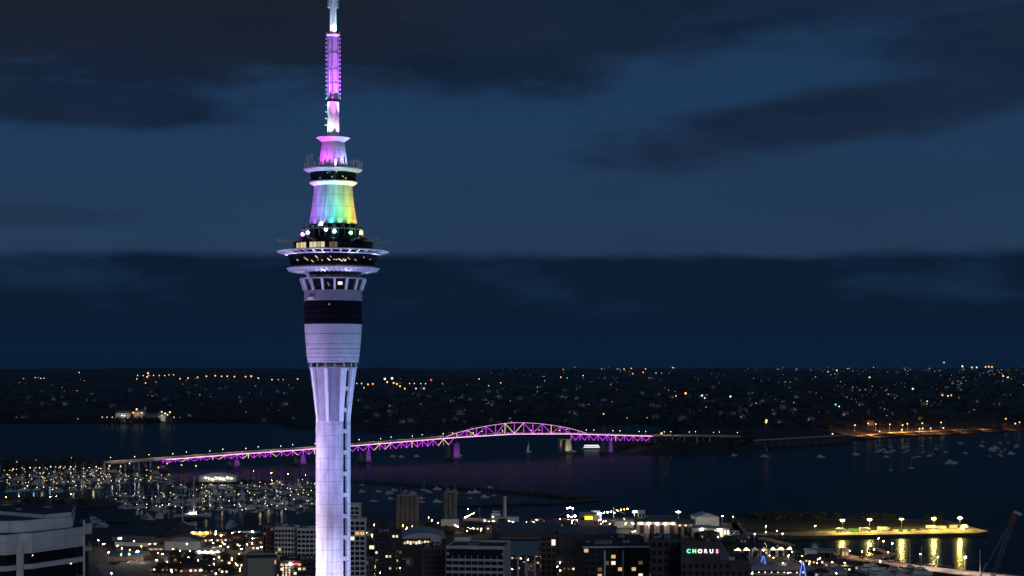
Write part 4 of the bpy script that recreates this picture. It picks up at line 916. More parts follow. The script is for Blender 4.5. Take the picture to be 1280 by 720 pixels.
# wharf sheds behind
shed('grey gabled shed with bright wall lamps and red doors', 796, 846, 646, 652.5, 1500, 34, R(-4), 'white_wall', 'roof_grey', 'gable', name='wharf_shed', doors=4, doorm='hull_red', lights=(5, 'lamp_wall', .4))
shed('small pale lit shed between the red doored shed and the twin roofed hall', 846, 868, 650, 655, 1490, 20, 0, 'beige_wall', 'roof_grey', 'gable', name='wharf_shed', doors=3, doorm='dark_wall', lights=(3, 'lamp_soft', .4))
shed('tall white gabled hall at the end of the wharf sheds', 870, 899, 642, 646.5, 1560, 26, R(5), 'white_wall', 'roof_pale', 'front', name='wharf_shed')
shed('low white shed with a hot white lamp over its roof', 866, 889, 657, 660, 1470, 14, 0, 'white_wall', 'roof_pale', 'gable', name='wharf_shed', lights=(1, 'lamp_wall', .45))
shed('low shed with a glowing white front beside the wharf lawn', 888, 912, 658, 660.5, 1480, 12, 0, 'white_wall', 'roof_pale', 'gable', name='wharf_shed', doors=6, doorm='shop_lit', lights=(1, 'lamp_wall', .45))
building('small white cabin with an upper lookout beside the floodlight mast', 798, 806, 640, 1510, 8, 0, 3, 2, 'white_wall', .2, name='cabin', cat='cabin', side=False, plant=0)
shed('long thin white roofed shelter behind the orange lit ramp', 768, 792, 650, 652, 1560, 10, 0, 'pale_wall', 'roof_pale', 'gable', name='shelter', cat='shelter')
building('bright white container block on the lawn edge', 912, 924, 663.5, 1500, 6, 0, 1, 2, 'white_wall', 0, name='container_block', cat='building', side=False, plant=0, parapet=False)
# ferry / ship with bright deck lights and red hull
def ship(label, px, py, L_, Hh, name='harbour_ship', rz=0.0, lamps=(), hullm='hull_red', z=0):
    p = G(px, py, z); o = thing(name, label, 'ship', p, rz); b = MB(); hull(b, L_, L_ * .16, Hh, hullm); b.build('hull', o)
    b = MB(); b.box((-L_ * .28, 0, Hh + 2.5), (L_ * .22, L_ * .13, 5), 'white_paint'); b.box((-L_ * .28, 0, Hh + 6.2), (L_ * .16, L_ * .1, 2.4), 'white_paint'); b.build('superstructure', o)
    MB().box((-L_ * .28, 0, Hh + 6.4), (L_ * .162, L_ * .103, 1.0), 'glass_dark').build('window_strip', o)
    MB().tube((L_ * .1, 0, Hh), (L_ * .1, 0, Hh + 11), .35, .2, 'steel').bar((L_ * .1, 0, Hh + 9), (L_ * .35, 0, Hh + 4), .3, 'steel').build('derrick', o)
    for (x, z_, m, r) in lamps: MB().ball((x, -L_ * .07, z_), r, m).build('deck_lamp', o)
    return o
ship('ship with a red hull under clusters of white floodlights', 722, 657, 50, 5, rz=R(170), z=0, lamps=((10, 15.5, 'ship_lamp', .6), (7.5, 16, 'ship_lamp', .6), (5, 15.5, 'ship_lamp', .6), (9, 8.4, 'ship_lamp', .7), (3, 8.4, 'ship_lamp', .7), (6, 7.4, 'ship_lamp', .5), (-14, 11.5, 'ship_lamp', .8)))
ship('dark barge with a sloping row of orange and white lamps', 761, 653.5, 46, 4, rz=R(12), lamps=[(-18 + i * 3.2, 8 + (i * .45 if i != 7 else 1.5), 'ship_lamp_orange' if i > 6 else 'ship_lamp', .35 + .1 * (i % 2)) for i in range(12)], hullm='dark_steel', name='barge')
ship('grey vessel with an orange lit gangway by the chimney', 605, 654, 40, 4, rz=R(175), lamps=[(10 + i * 1.6, 9 - i * .8, 'ship_lamp_orange', .35) for i in range(6)], hullm='pale_wall')

# masts, cranes
for px, py, lab in ((793, 664, 'tall floodlight mast behind the small white cabin'), (848, 664, 'tall floodlight mast above the wharf sheds'), (150, 694, 'short floodlight mast by the pale workshop')):
    lampat('flood', px, py, lab, s=1.05 if px > 200 else .8)
for i, px in enumerate((1053, 1087, 1127, 1167.5, 1200)):
    lampat('quay', px, 665.5 - i * .8, ['first', 'second', 'third', 'fourth', 'last'][i] + ' yellow quay lamp counted outward along the lit wharf', 'quay lamps on the wharf', z=3)
lampat('white', 1206, 715, 'thin lamp on the lit quay near the crane', s=1.3, z=2.9)
lampat('cool', 1018.5, 671.5, 'white lamp at the inner end of the wharf', s=1.2, z=3)
cr = thing('crawler_crane', 'lattice boom crane with a red block at its tip beside the quay', 'crane', G(1238, 735, 2.9)); Yc = cr.location.y
tipx, tipz = XT(1264, Yc) - cr.location.x, ZT(655, Yc) - 2.9
def lattice(b, a, c, wd, m, n):
    a, c = Vector(a), Vector(c); d = (c - a); u = d.cross(Vector((0, 1, 0))).normalized() * wd / 2; v = Vector((0, wd / 2, 0)); cn = [u + v, u - v, -u - v, -u + v]
    for k in cn: b.bar(a + k, c + k * .8, .28, m)
    for i in range(n):
        p, q = a + d * i / n, a + d * (i + 1) / n
        for k in range(4): b.bar(p + cn[k] * (1 if i % 2 else .95), q + cn[(k + 1) % 4] * .9, .16, m)
b = MB(); lattice(b, (0, 0, 3), (tipx, 0, tipz), 2.4, 'roof_grey', 18); b.build('boom', cr)
b = MB(); b.bar((tipx, 0, tipz), (tipx + 2.2, 0, tipz + 7), 3.2, 'hull_red'); b.build('boom_tip', cr); MB().bar((tipx + 1.6, 0, tipz + 8), (tipx + 6.5, 0, tipz + 6), 1.6, 'pale_wall').build('sheave_head', cr)
b = MB(); b.bar((-8, 0, 4), (tipx - 2.5, 0, tipz - 2), .2, 'steel'); b.bar((-8, 0, 4), (-3, 0, 16), .3, 'steel'); b.build('pendant_line', cr)
MB().box((-3, 0, 3), (9, 5, 4), 'red_paint').box((-3, 0, .8), (8, 6, 1.6), 'dark_steel').build('body', cr)
o = thing('flagpole', 'bare slim mast standing on the quay left of the crane', 'mast', G(1225, 718, 2.9)); MB().tube((0, 0, 0), (0, 0, 17), .3, .15, 'white_paint').build('pole', o); MB().box((0, 0, .2), (1.2, 1.2, .5), 'concrete').build('base', o)

# vehicles and containers on the wharf
def truck(px, py, label, m='white_paint', L_=7):
    o = thing('truck', label, 'truck', G(px, py, 3), R(2)); MB().box((0, 0, 2.2), (L_, 2.5, 2.8), m).build('cargo_box', o)
    b = MB(); cabin(b, L_ / 2 + .1, L_ / 2 + 2.3, 1.2, .7, 2.9, 'car_silver', .5); b.build('cab', o)
    for x in (-L_ / 2 + 1, 0, L_ / 2 + 1.2):
        for y in (-1.15, 1.15): MB().tube((x, y - .15, .5), (x, y + .15, .5), .5, .5, 'rubber', 10).build('wheel', o)
truck(1050, 665.5, 'pale truck parked under the first quay lamp'); truck(1080, 665, 'white truck parked next to the green containers'); truck(1103, 663.8, 'long white truck trailer between the second and third quay lamps', 'white_paint', 8.5); truck(1163, 661.5, 'grey flat truck near the fourth quay lamp', 'car_silver', 8)
for i, (px, lab) in enumerate(((1063, 'teal container beside the green ones on the wharf'), (1069, 'bright green container nearest the pale truck'), (1074, 'bright green container beside the white truck'))):
    o = thing('shipping_container', lab, 'container', G(px, 664.6, 3)); b = MB(); m = 'green_paint' if i else 'teal_wall'; b.box((0, 0, 1.3), (3.6, 2.4, 2.5), m)
    for k in range(8): b.box((-1.6 + k * .46, -1.22, 1.3), (.16, .08, 2.3), m)
    b.build('body', o); MB().box((1.83, 0, 1.3), (.08, 2.2, 2.3), 'dark_steel').build('door', o)
o = thing('dome_tent', 'white dome tent near the tip of the lit wharf', 'tent', G(1206, 661.5, 3)); MB().lathe([(4, 0), (3.9, 1.4), (3.2, 2.9), (1.9, 3.9), (.05, 4.3)], 'white_paint', 20, caps=False).build('dome', o, True); MB().box((0, -3.9, 1), (1.4, .4, 2), 'dark_wall').build('door', o)
for i, (px, py, lab) in enumerate(((1178, 661, 'low grey store hut beside the fourth quay lamp'), (1192, 660, 'tiny site hut by the dome tent'))):
    o = thing('hut', lab, 'hut', G(px, py, 3)); MB().box((0, 2, 1.3), (7, 4, 2.6), 'beige_wall').build('wall', o); MB().box((0, 2, 2.75), (7.6, 4.6, .3), 'roof_grey').build('roof', o)

# marquees and pavilions along the viaduct harbour
for i, px in enumerate((922, 933, 944, 955, 966, 976, 987)):
    p = G(px, 697 - i * .2, 3); o = thing('canopy_pavilion', 'white peaked canopy, ' + ['first', 'second', 'third', 'fourth', 'fifth', 'sixth', 'seventh'][i] + ' from the dark lettered office along the basin', 'canopy', p, group='peaked canopies along the basin')
    for x in (-2.4, 2.4):
        for y in (-2, 2): MB().tube((x, y, 0), (x, y, 5.4), .14, .14, 'white_paint', 6).build('post', o)
    MB().add([(-3, -2.6, 5.4), (3, -2.6, 5.4), (3, 2.6, 5.4), (-3, 2.6, 5.4), (0, 0, 7.6)], [(0, 1, 4), (1, 2, 4), (2, 3, 4), (3, 0, 4), (3, 2, 1, 0)], 'white_paint').build('roof', o)
    if i in (0, 1, 4, 5, 6): MB().ball((0, -2.9, 6.6), .3, 'lamp_warm').build('lamp', o)
building('low grey screen hall with white frame posts by the basin', 993, 1008, 690, 1300, 12, 0, 2, 4, 'dark_wall', .05, name='pavilion', cat='pavilion', plant=0, ledges=True)
building('pale pink hall standing between the dark screens of the basin', 1009, 1021, 690, 1290, 14, 0, 2, 2, 'white_wall', .0, name='pavilion', cat='pavilion', plant=0, slot='white_wall', win=(.8, .8))
building('dark hall with pale end posts next to the quay ramp', 1022, 1046, 690, 1290, 14, 0, 1, 3, 'grey_wall', .0, name='pavilion', cat='pavilion', plant=0, win=(.9, .8))
building('small lit shelter at the root of the long quay', 1052, 1061, 688, 1320, 8, 0, 1, 2, 'beige_wall', .0, name='pavilion', cat='pavilion', plant=0, slot='win_warm', side=False)
for i, (px, py, wd, lab) in enumerate(((968, 712, 34, 'wide white marquee roof between the two blue lit frames'), (1030, 718, 30, 'white marquee roof right of the second blue lit frame'), (945, 706, 20, 'small cream marquee roof beside the first blue lit frame'))):
    p = G(px, py, 3); o = thing('marquee', lab, 'marquee', p)
    MB().box((0, 0, 1.7), (wd, 12, 3.4), 'grey_tent').build('wall', o)
    b = MB(); n = 3
    for k in range(n):
        x0 = -wd / 2 + wd * k / n; x1 = x0 + wd / n; b.add([(x0, -6.4, 3.4), (x1, -6.4, 3.4), (x1, 6.4, 3.4), (x0, 6.4, 3.4), ((x0 + x1) / 2, 0, 6.6)], [(0, 1, 4), (1, 2, 4), (2, 3, 4), (3, 0, 4)], 'grey_tent')
    b.build('roof', o)
for i, (px, pt, pb) in enumerate(((954, 695, 716), (1003.5, 702, 728))):
    Y = 1240 if i == 0 else 1180; z0 = 3; p = Vector((XT(px, Y), Y, 3)); H = ZT(pt, Y) - 3
    o = thing('lifting_bridge_frame', ['blue lit A-shaped bridge frame nearer the lettered office', 'blue lit A-shaped bridge frame further out over the basin'][i], 'bridge frame', p)
    for s in (-1, 1): MB().bar((s * 2.4, 0, 0), (s * .35, 0, H), .55, 'blue_glow').build('leg', o)  # legs and beam glow themselves in place of blue light falling on them
    MB().box((0, 0, H * .45), (3.0, .5, .4), 'blue_glow').build('cross_beam', o); MB().bar((0, 0, H), (-14, 6, 1), .12, 'steel').bar((0, 0, H), (14, 6, 1), .12, 'steel').build('cable', o)
fb = thing('footbridge', 'low footbridge with a string of small white lamps', 'footbridge', G(960, 719, 3)); MB().box((0, 0, .5), (62, 4, .7), 'concrete').build('deck', fb, rz=R(-4)); MB().box((0, -2, 1.4), (62, .1, .9), 'steel').build('railing', fb, rz=R(-4))
for i in range(14): MB().ball((-28 + i * 4.3, -2.0 - (-28 + i * 4.3) * .07, 2.2), .28, 'lamp_soft').build('rail_lamp', fb)

# far landmarks
sw = hit(165, 524); o = thing('refinery', 'lit pale refinery halls on the far left shore', 'factory', sw)
for i, (dx, w_, h_) in enumerate(((-22, 40, 15), (22, 30, 19), (60, 60, 9))): MB().box((dx, 0, h_ / 2 - 3), (w_, 24, h_ + 6), ['grey_wall', 'grey_wall', 'grey_wall'][i]).build('wall', o); MB().add([(dx - w_ / 2, -12.5, h_), (dx + w_ / 2, -12.5, h_), (dx + w_ / 2, 12.5, h_), (dx - w_ / 2, 12.5, h_), (dx - w_ / 2, 0, h_ + 6), (dx + w_ / 2, 0, h_ + 6)], [(0, 1, 5, 4), (2, 3, 4, 5), (3, 0, 4), (1, 2, 5)], 'roof_grey').build('roof', o)
MB().tube((35, 0, 0), (35, 0, 32), 3, 2.2, 'concrete', 12).build('chimney', o)
fe = thing('ferry', 'white two deck ferry with lit windows beyond the right bridge pier', 'ferry', G(740, 561.5), R(4)); b = MB(); hull(b, 38, 9, 2.4); b.build('hull', fe)
for z in (3.2, 6.2): MB().box((-1, 0, z + .5), (32 - z, 7.6, 2.4), 'white_paint').build('deck_house', fe); MB().box((-1, 0, z + .7), (31.4 - z, 7.9, 1.0), 'far_white').build('window_strip', fe)
so = thing('sailing_boat', 'lone sailing boat with pale sail under the bridge arch', 'sailing boat', G(661, 565.5), R(30)); b = MB(); hull(b, 11, 3, 1.2); b.build('hull', so); MB().tube((.5, 0, 1), (.5, 0, 19), .12, .08, 'white_paint', 6).build('mast', so)
MB().add([(.3, .02, 2), (-4.4, .3, 2), (.3, .02, 18.5), (.34, -.1, 2), (-4.36, .2, 2), (.34, -.1, 18.5)], [(0, 1, 2), (5, 4, 3), (0, 3, 4, 1), (1, 4, 5, 2), (2, 5, 3, 0)], 'white_paint').build('sail', so)
ev = thing('event_building', 'white event building with arched roof and bright lamps on the marina mole', 'building', G(272, 602, 2)); MB().box((0, 6, 3.2), (46, 14, 7), 'white_wall').build('wall', ev)
b = MB(); n = 14; vs = []
for y in (-2, 14):
    for i in range(n + 1): vs.append((-25 + 50 * i / n, y, 6.8 + 4.2 * math.sin(math.pi * i / n)))
b.add(vs, [(i, i + 1, n + 2 + i, n + 1 + i) for i in range(n)] + [tuple(range(n, -1, -1)), tuple(range(n + 1, 2 * n + 2))], 'white_wall'); b.build('roof', ev)
for i in range(8): MB().ball((-15 + i * 4.6, -1.8, 5 - (i % 3)), .27, 'lamp_wall').build('wall_lamp', ev)

# ================================================================== marina boats
r = random.Random(21)
kinds = ['sailing yacht', 'motor yacht']
def areaboats(n, fn, zone, spread=1.0):
    c = 0
    for _ in range(n):
        px, py = fn(); k = r.random() < .68; src = SY if k else MY
        s = r.uniform(.75, 1.3); o = dup(src, G(px, py), r.choice((0, math.pi)) + r.uniform(-.12, .12) + R(62 if r.random() < .5 else 8), zone[0 if k else 1], zone[2], s)
# rows of berths: (px0, px1, py at px0, py at px1)
rows = [(0, 150, 592, 590), (0, 190, 597, 594), (0, 215, 602, 598), (5, 225, 608, 602), (8, 60, 615, 612), (62, 130, 616, 610),
        (130, 395, 622, 617), (140, 395, 629, 624), (150, 395, 635, 631), (175, 392, 640, 637), (215, 395, 612, 611), (300, 395, 607, 606)]
ROWL = [('small sailing yacht berthed in the crowded basin rows nearest the far trees on the left', 'motor yacht berthed in the crowded basin rows nearest the far trees on the left', 'yachts in the left basin'),
        ('sailing yacht berthed in the rows between the mole building and the open harbour water', 'motor yacht berthed in the rows between the mole building and the open harbour water', 'yachts in the front basin')]
for i, (a, b_, ya, yb) in enumerate(rows):
    n = int((b_ - a) / 6.9); z = ROWL[0] if i < 6 else ROWL[1]
    Pa, Pb = G(a, ya), G(b_, yb)
    pt = MB(); d = Pb - Pa; pt.bar(Pa + Vector((0, 9, .3)), Pb + Vector((0, 9, .3)), 1.8, 'wood', .7)
    tag(pt.build('pontoon'), 'floating walkway of berth row number %s counted from the far shore of the marina' % ['one', 'two', 'three', 'four', 'five', 'six', 'eleven', 'twelve', 'thirteen', 'fourteen', 'nine', 'ten'][i], 'pontoon', 'marina pontoons')
    for k in range(n):
        t = (k + r.uniform(.1, .9)) / n; p = Pa + d * t + Vector((r.uniform(-4, 4), r.gauss(0, 20), 0)); sail = r.random() < .68
        dup(SY if sail else MY, p, R(90) + r.uniform(-.2, .2) + (math.pi if r.random() < .5 else 0) + R(r.choice((0, 0, 60, -50))), z[0 if sail else 1], z[2], r.uniform(.7, 1.1))
# pontoon lamps
ML = {}
for k, m in (('w', 'marina_w'), ('y', 'marina_y'), ('o', 'marina_o')):
    em(m, {'w': (1, .92, .75), 'y': (1, .72, .25), 'o': (1, .4, .1)}[k], {'w': 2.6, 'y': 3.0, 'o': 3.4}[k] * 1.8, 'NONE')
    o = thing('marina_lamp', 'x', 'marina lamp'); MB().tube((0, 0, 0), (0, 0, 5.4), .1, .08, 'steel', 5).build('post', o); MB().ball((0, 0, 5.6), .5, m, 6, 4).build('lamp_head', o); ML[k] = o
c = 0
for i, (a, b_, ya, yb) in enumerate(rows):
    Pa, Pb = G(a, ya), G(b_, yb); n = int((b_ - a) / (5.6 if i < 6 else 8.5)); z = i < 6
    for k in range(n):
        if r.random() < .15: continue
        p = Pa + (Pb - Pa) * ((k + r.random()) / n) + Vector((r.uniform(-4, 4), r.gauss(0, 24), .4)); q = 'y' if r.random() < (.75 if z else .62) else ('w' if r.random() < .75 else 'o')
        dup(ML[q], p, 0, {'y': 'yellow', 'w': 'white', 'o': 'orange'}[q] + (' pontoon lamp among the crowded rows of the left basin' if z else ' pontoon lamp among the rows nearest the open harbour water'), {'y': 'yellow', 'w': 'white', 'o': 'orange'}[q] + (' lamps of the left basin' if z else ' lamps of the front basin'), r.uniform(.55, .85)); c += 1
for i, px in enumerate((26, 36, 43, 48, 55, 62, 68, 74, 80, 87, 93, 119)):
    farlamp('far_white' if i % 2 else 'far_pale', G(px, 591 - (px > 60) * 1.2, 3) + Vector((0, 6, 0)), 'white lamp in the bright row along the shore road behind the left basin', 'shore road lamps', .75)
for i, (px, py, k) in enumerate(((21, 581, 'far_pale'), (44.5, 579, 'far_warm'), (16.5, 590, 'far_warm'), (89, 576, 'far_orange'), (96, 577.5, 'far_pale'), (137, 586, 'far_warm'), (151, 586.5, 'far_warm'), (162, 583, 'far_white'), (198, 588, 'far_warm'), (209, 583, 'far_orange'), (227, 585, 'far_orange'), (245, 586, 'far_warm'))):
    farlamp(k, G(px, py + 3, 3), ['lamp standing in the trees at the left end of the bridge', 'lamp under the bridge approach'][px > 130], ['lamps in the trees', 'lamps under the approach'][px > 130], .85)
for i, (px, py) in enumerate(((317, 592), (339, 594), (360, 595.5), (382, 597), (340, 604), (8, 626), (24, 625), (71, 624.5), (63, 625.5), (89, 622))):
    lampat('orange' if i < 5 else 'orange', px, py + 3, 'orange lamp on the outer mole below the bridge' if i < 5 else 'orange lamp on the dark spit in front of the left basin', 'mole lamps' if i < 5 else 'spit lamps', z=1, s=.8)
# super yachts with tall masts
for i, (px, py, L_, H, lab) in enumerate(((241, 646, 36, 40, 'big sailing yacht with the tallest mast and white deck lights'), (227, 657, 26, 27, 'large dark sailing yacht with a tall bare mast near the pale hall'))):
    o = thing('sailing_superyacht', lab, 'yacht', G(px, py), R(12)); b = MB(); hull(b, L_, 7, 2.2); b.build('hull', o); MB().tube((1, 0, 2), (1, 0, H), .5, .3, 'white_paint').build('mast', o)
    for z in (.35, .55, .75): MB().bar((1, -2.6, H * z), (1, 2.6, H * z), .2, 'white_paint').build('spreader', o)
    b = MB(); cabin(b, -8, 4, 2, 2.2, 3.8, 'white_paint'); b.build('cabin', o)
    if i == 0:
        for x in (-3, 0, 3): MB().ball((x, -2.4, 4.2), .3, 'ship_lamp').build('deck_lamp', o)
for i, (px, py, lab) in enumerate(((126, 663, 'white motor launch moored beside the white office block'), (118, 655, 'small pale launch lying off the white office corner'), (290, 660, 'white launch at the orange lit boat store'), (183, 652, 'white motor yacht tied to the low rock edge'), (200, 650, 'slim white yacht next to the rock edge'))):
    dup(MY, G(px, py), r.uniform(0, 3), lab, None, 1.5)
# moored boats, right
for i in range(46):
    px = r.uniform(1095, 1275); py = 548 + (1280 - px) * .03 + abs(r.gauss(0, 11)) + 3
    dup(SY if r.random() < .5 else MY, G(px, py), r.uniform(-.5, .5), 'tiny yacht at anchor in the dark bay in front of the orange shore road', 'yachts at anchor in the bay', r.uniform(.5, .9))
for i, (px, py, s) in enumerate(((1189, 580, 2.0), (1240, 563, 1.6), (1264, 568, 1.5), (1026, 572, 1.4), (956, 571.5, 1.4), (918, 570, 1.2), (1070, 569, 1.4), (491, 571, 1), (502, 571.5, 1), (521, 571, 1), (574, 570, 1.1), (716, 565, 1.3))):
    dup(MY, G(px, py), r.uniform(-.3, .3), ['largest white boat anchored in the bay', 'pale boat anchored at the far right of the bay', 'second pale boat near the right edge of the bay', 'long low boat off the causeway viaduct', 'boat off the headland point below the viaduct', 'small launch close to the dark headland', 'pale boat between viaduct and bay', 'first launch in the row under the left bridge spans', 'second launch in the row under the left bridge spans', 'third launch in the row under the left bridge spans', 'launch just right of the left main pier', 'launch beside the warm lit main pier'][i], None, s * .7)
for i in range(26):
    px = r.uniform(450, 620); py = r.uniform(604, 629)
    if abs(py - (602 + (px - 440) * .075)) < 3: py += 5
    dup(SY if r.random() < .4 else MY, G(px, py), R(8) + r.uniform(-.2, .2), 'grey boat moored in the dark water between the tower and the two silo clusters', 'boats moored behind the silos', r.uniform(.5, .85))
# ================================================================== street lamps, near
near = [('warm', 468, 664), ('warm', 478, 661), ('white', 500, 652), ('warm', 536, 654), ('warm', 540, 659), ('warm', 548, 663), ('warm', 583, 664), ('warm', 591, 669), ('orange', 585, 645.5), ('white', 582, 654), ('white', 606, 658), ('orange', 616, 656),
        ('white', 636, 660), ('warm', 641, 663), ('white', 658, 661), ('white', 671, 659), ('cool', 689, 659), ('white', 700, 657), ('warm', 660, 675), ('warm', 762, 664), ('white', 782, 662), ('warm', 768, 670), ('orange', 757, 662),
        ('white', 867, 664), ('white', 903, 655), ('warm', 916, 655), ('white', 957, 668), ('white', 971, 671), ('white', 978, 675), ('warm', 957, 675), ('cool', 943, 678), ('warm', 910, 677), ('white', 897, 679), ('white', 886, 678),
        ('white', 136, 703), ('white', 152, 703), ('white', 162, 703), ('flood', 172, 703), ('orange', 131, 688), ('warm', 123, 684), ('warm', 168, 686), ('white', 222, 700), ('warm', 209, 716), ('warm', 236, 706), ('white', 234, 691), ('warm', 248, 711), ('cool', 267, 690), ('white', 281, 691),
        ('warm', 300, 690), ('white', 316, 684), ('cool', 302, 697), ('warm', 290, 706), ('warm', 305, 712), ('white', 350, 690), ('orange', 270, 675), ('orange', 250, 677), ('warm', 327, 696), ('warm', 196, 712), ('warm', 259, 719), ('warm', 226, 718),
        ('warm', 446, 702), ('warm', 470, 706), ('warm', 480, 712), ('white', 458, 712), ('orange', 443, 712), ('warm', 500, 722), ('orange', 1077, 700), ('warm', 1092, 697), ('orange', 1110, 700), ('warm', 1150, 703), ('white', 1172, 708), ('orange', 1104, 688), ('white', 1098, 684.5),
        ('white', 1115, 690), ('warm', 1062, 697), ('white', 1040, 714), ('warm', 1056, 716), ('cool', 990, 700), ('white', 1100, 712), ('white', 632, 714), ('white', 660, 712), ('warm', 700, 714)]
CN = {'warm': 'warm', 'white': 'white', 'orange': 'orange', 'cool': 'blue-white', 'flood': 'four-headed'}
def zone(px, py):
    if px < 190: return 'by the lit store yard right of the white office block'
    if px < 262: return 'among the bushes below the arched hall'
    if px < 335: return 'near the market and the water left of the apartment blocks'
    if px < 400: return 'at the foot of the apartment blocks left of the tower'
    if px < 530: return 'on the streets just right of the tower'
    if px < 625: return 'around the two silo clusters'
    if px < 715: return 'behind the convention hall'
    if px < 800: return 'by the barge and the orange signed block'
    if px < 935: return 'by the wharf sheds'
    if px < 1065: return 'around the basin with the blue lit frames'
    return 'along the long quay and jetty near the crane'
cnt = {}
for k, px, py in near:
    z = 3 if px < 1065 else 2.9
    lb = CN[k] + (' lamp ' if k == 'flood' else ' street lamp ') + zone(px, py)
    lampat(k, px, py, lb, 'lamps ' + zone(px, py), z=z, s=r.uniform(.6, .95) if k != 'flood' else .5)
# cars
lots = [(135, 178, 706, 701, 12, 'in the lit yard below the red-brown store'), (205, 300, 712, 708, 14, 'on the street among the bushes'), (820, 900, 668, 670, 14, 'on the lit apron before the wharf sheds'), (1070, 1190, 697, 709, 12, 'along the long quay'), (445, 480, 668, 667, 6, 'on the curved street right of the tower'), (1112, 1160, 664.5, 663, 5, 'on the wharf between the third and fourth lamps')]
cl = ['dark', 'silver', 'white', 'red']
for a, b_, ya, yb, n, lab in lots:
    for i in range(n):
        t = (i + r.uniform(.1, .9)) / n; q = r.choice((0, 0, 1, 2, 2, 3)); dup(CARS[q], G(a + (b_ - a) * t, ya + (yb - ya) * t + r.uniform(-.8, .8), 2.9 if 'long quay' in lab else 3.02), r.uniform(-.2, .2) + R(r.choice((0, 90))), cl[q] + ' car ' + lab, 'cars ' + lab)
for i in range(18):
    t = r.uniform(-560, SPAN + 300); q = r.choice((0, 1, 2)); p = bp(t, deckz(t) + .02, r.choice((-6, -3, 3, 6))); dup(CARS[q], p, math.atan2(BD.y, BD.x), cl[q] + ' car crossing the harbour bridge', 'cars on the bridge')
# ================================================================== trees
def trees(n, fn, label, group, s=(.8, 1.2), z=None, k=None):
    for _ in range(n):
        px, py = fn(); p = G(px, py, 3)
        if z is not None: p.z = z
        treeat(p, label, group, r.uniform(*s), k)
trees(28, lambda: (r.uniform(196, 330), r.uniform(700, 722)), 'round bush-like tree lit by lamps in the thicket right of the white office', 'trees below the market', (.6, 1.0))
trees(12, lambda: (r.uniform(470, 600), r.uniform(664, 674)), 'dark street tree at the feet of the silo clusters', 'trees by the silos', (.6, 1))
trees(110, lambda: (r.choice((r.uniform(912, 1030), r.uniform(917, 1180))), r.uniform(650, 652.5)), 'dark tree in the low belt behind the wharf', 'trees behind the wharf', (.4, .8))
trees(10, lambda: (r.uniform(8, 130), r.uniform(631, 635)), 'dark tree on the spit in front of the left basin', 'trees on the spit', (.8, 1.2))
trees(22, lambda: (r.uniform(-5, 118), r.uniform(583, 588)), 'dark tree on the shore behind the left basin', 'trees on the marina shore', (1.0, 1.5))
trees(8, lambda: (r.uniform(880, 925), r.uniform(684, 689)), 'small dark tree beside the basin canopies', 'trees by the basin', (.6, .9))
for _ in range(70):
    px = r.uniform(775, 950); py = r.uniform(555, 566); p = G(px, py); u = min(1, (566 - py) / 5 + .3); treeat(Vector((p.x, p.y, 4 + 6 * u)), 'dark tree on the headland under the far end of the bridge', 'trees on the headland', r.uniform(1.0, 1.7))
# ================================================================== far shore houses, lamps, woods
wb = MB(); rw = random.Random(5)
for _ in range(2600):
    px = rw.uniform(-60, 1340); py = 463 + 74 * rw.random() ** 1.1; p = hit(px, py)
    if p is None or p.y > 11000: continue
    s = rw.uniform(5, 10); c_ = Vector((p.x, p.y, p.z + s * .3)); 
    for k in range(5):
        q = c_ + Vector((rw.uniform(-s, s) * 1.3, rw.uniform(-s, s), rw.uniform(-.2, .5) * s)); a, h_ = rw.uniform(.4, .8) * s, rw.uniform(.5, 1) * s
        th = rw.uniform(0, 6.3); vs = [q + Vector((a * math.cos(th + j * 1.571), a * math.sin(th + j * 1.571), 0)) for j in range(4)] + [q + Vector((0, 0, h_)), q - Vector((0, 0, h_))]
        wb.add(vs, [(0, 1, 4), (1, 2, 4), (2, 3, 4), (3, 0, 4), (1, 0, 5), (2, 1, 5), (3, 2, 5), (0, 3, 5)], 'foliage_far')
tag(wb.build('far_woods'), 'dark mass of trees over the far hills', None, None, 'stuff')
rh = random.Random(9); nh = 0
def regionof(px, py):
    side = 'left of the tower' if px < 400 else ('between the tower and the bridge arch' if px < 600 else ('behind the bridge arch' if px < 760 else ('above the headland' if px < 1000 else 'above the orange shore road')))
    return side
while nh < 130:
    px = rh.choice((rh.uniform(445, 730), rh.uniform(700, 1000), rh.uniform(960, 1275), rh.uniform(30, 380))); py = 485 + 48 * rh.random() ** 1.2
    if 735 < px < 840 and py > 526: continue
    p = hit(px, py)
    if p is None or p.y > 9000: continue
    z = regionof(px, py); k = rh.randrange(5)
    dup(HS[k], p + Vector((0, 0, 1.5)), rh.uniform(-.6, .6), ['pale grey-roofed house', 'red-roofed house', 'pale low house', 'grey-roofed tall house', 'cream house'][k] + ' on the dark far hillside ' + z, 'houses ' + z, rh.uniform(.8, 1.35)); nh += 1
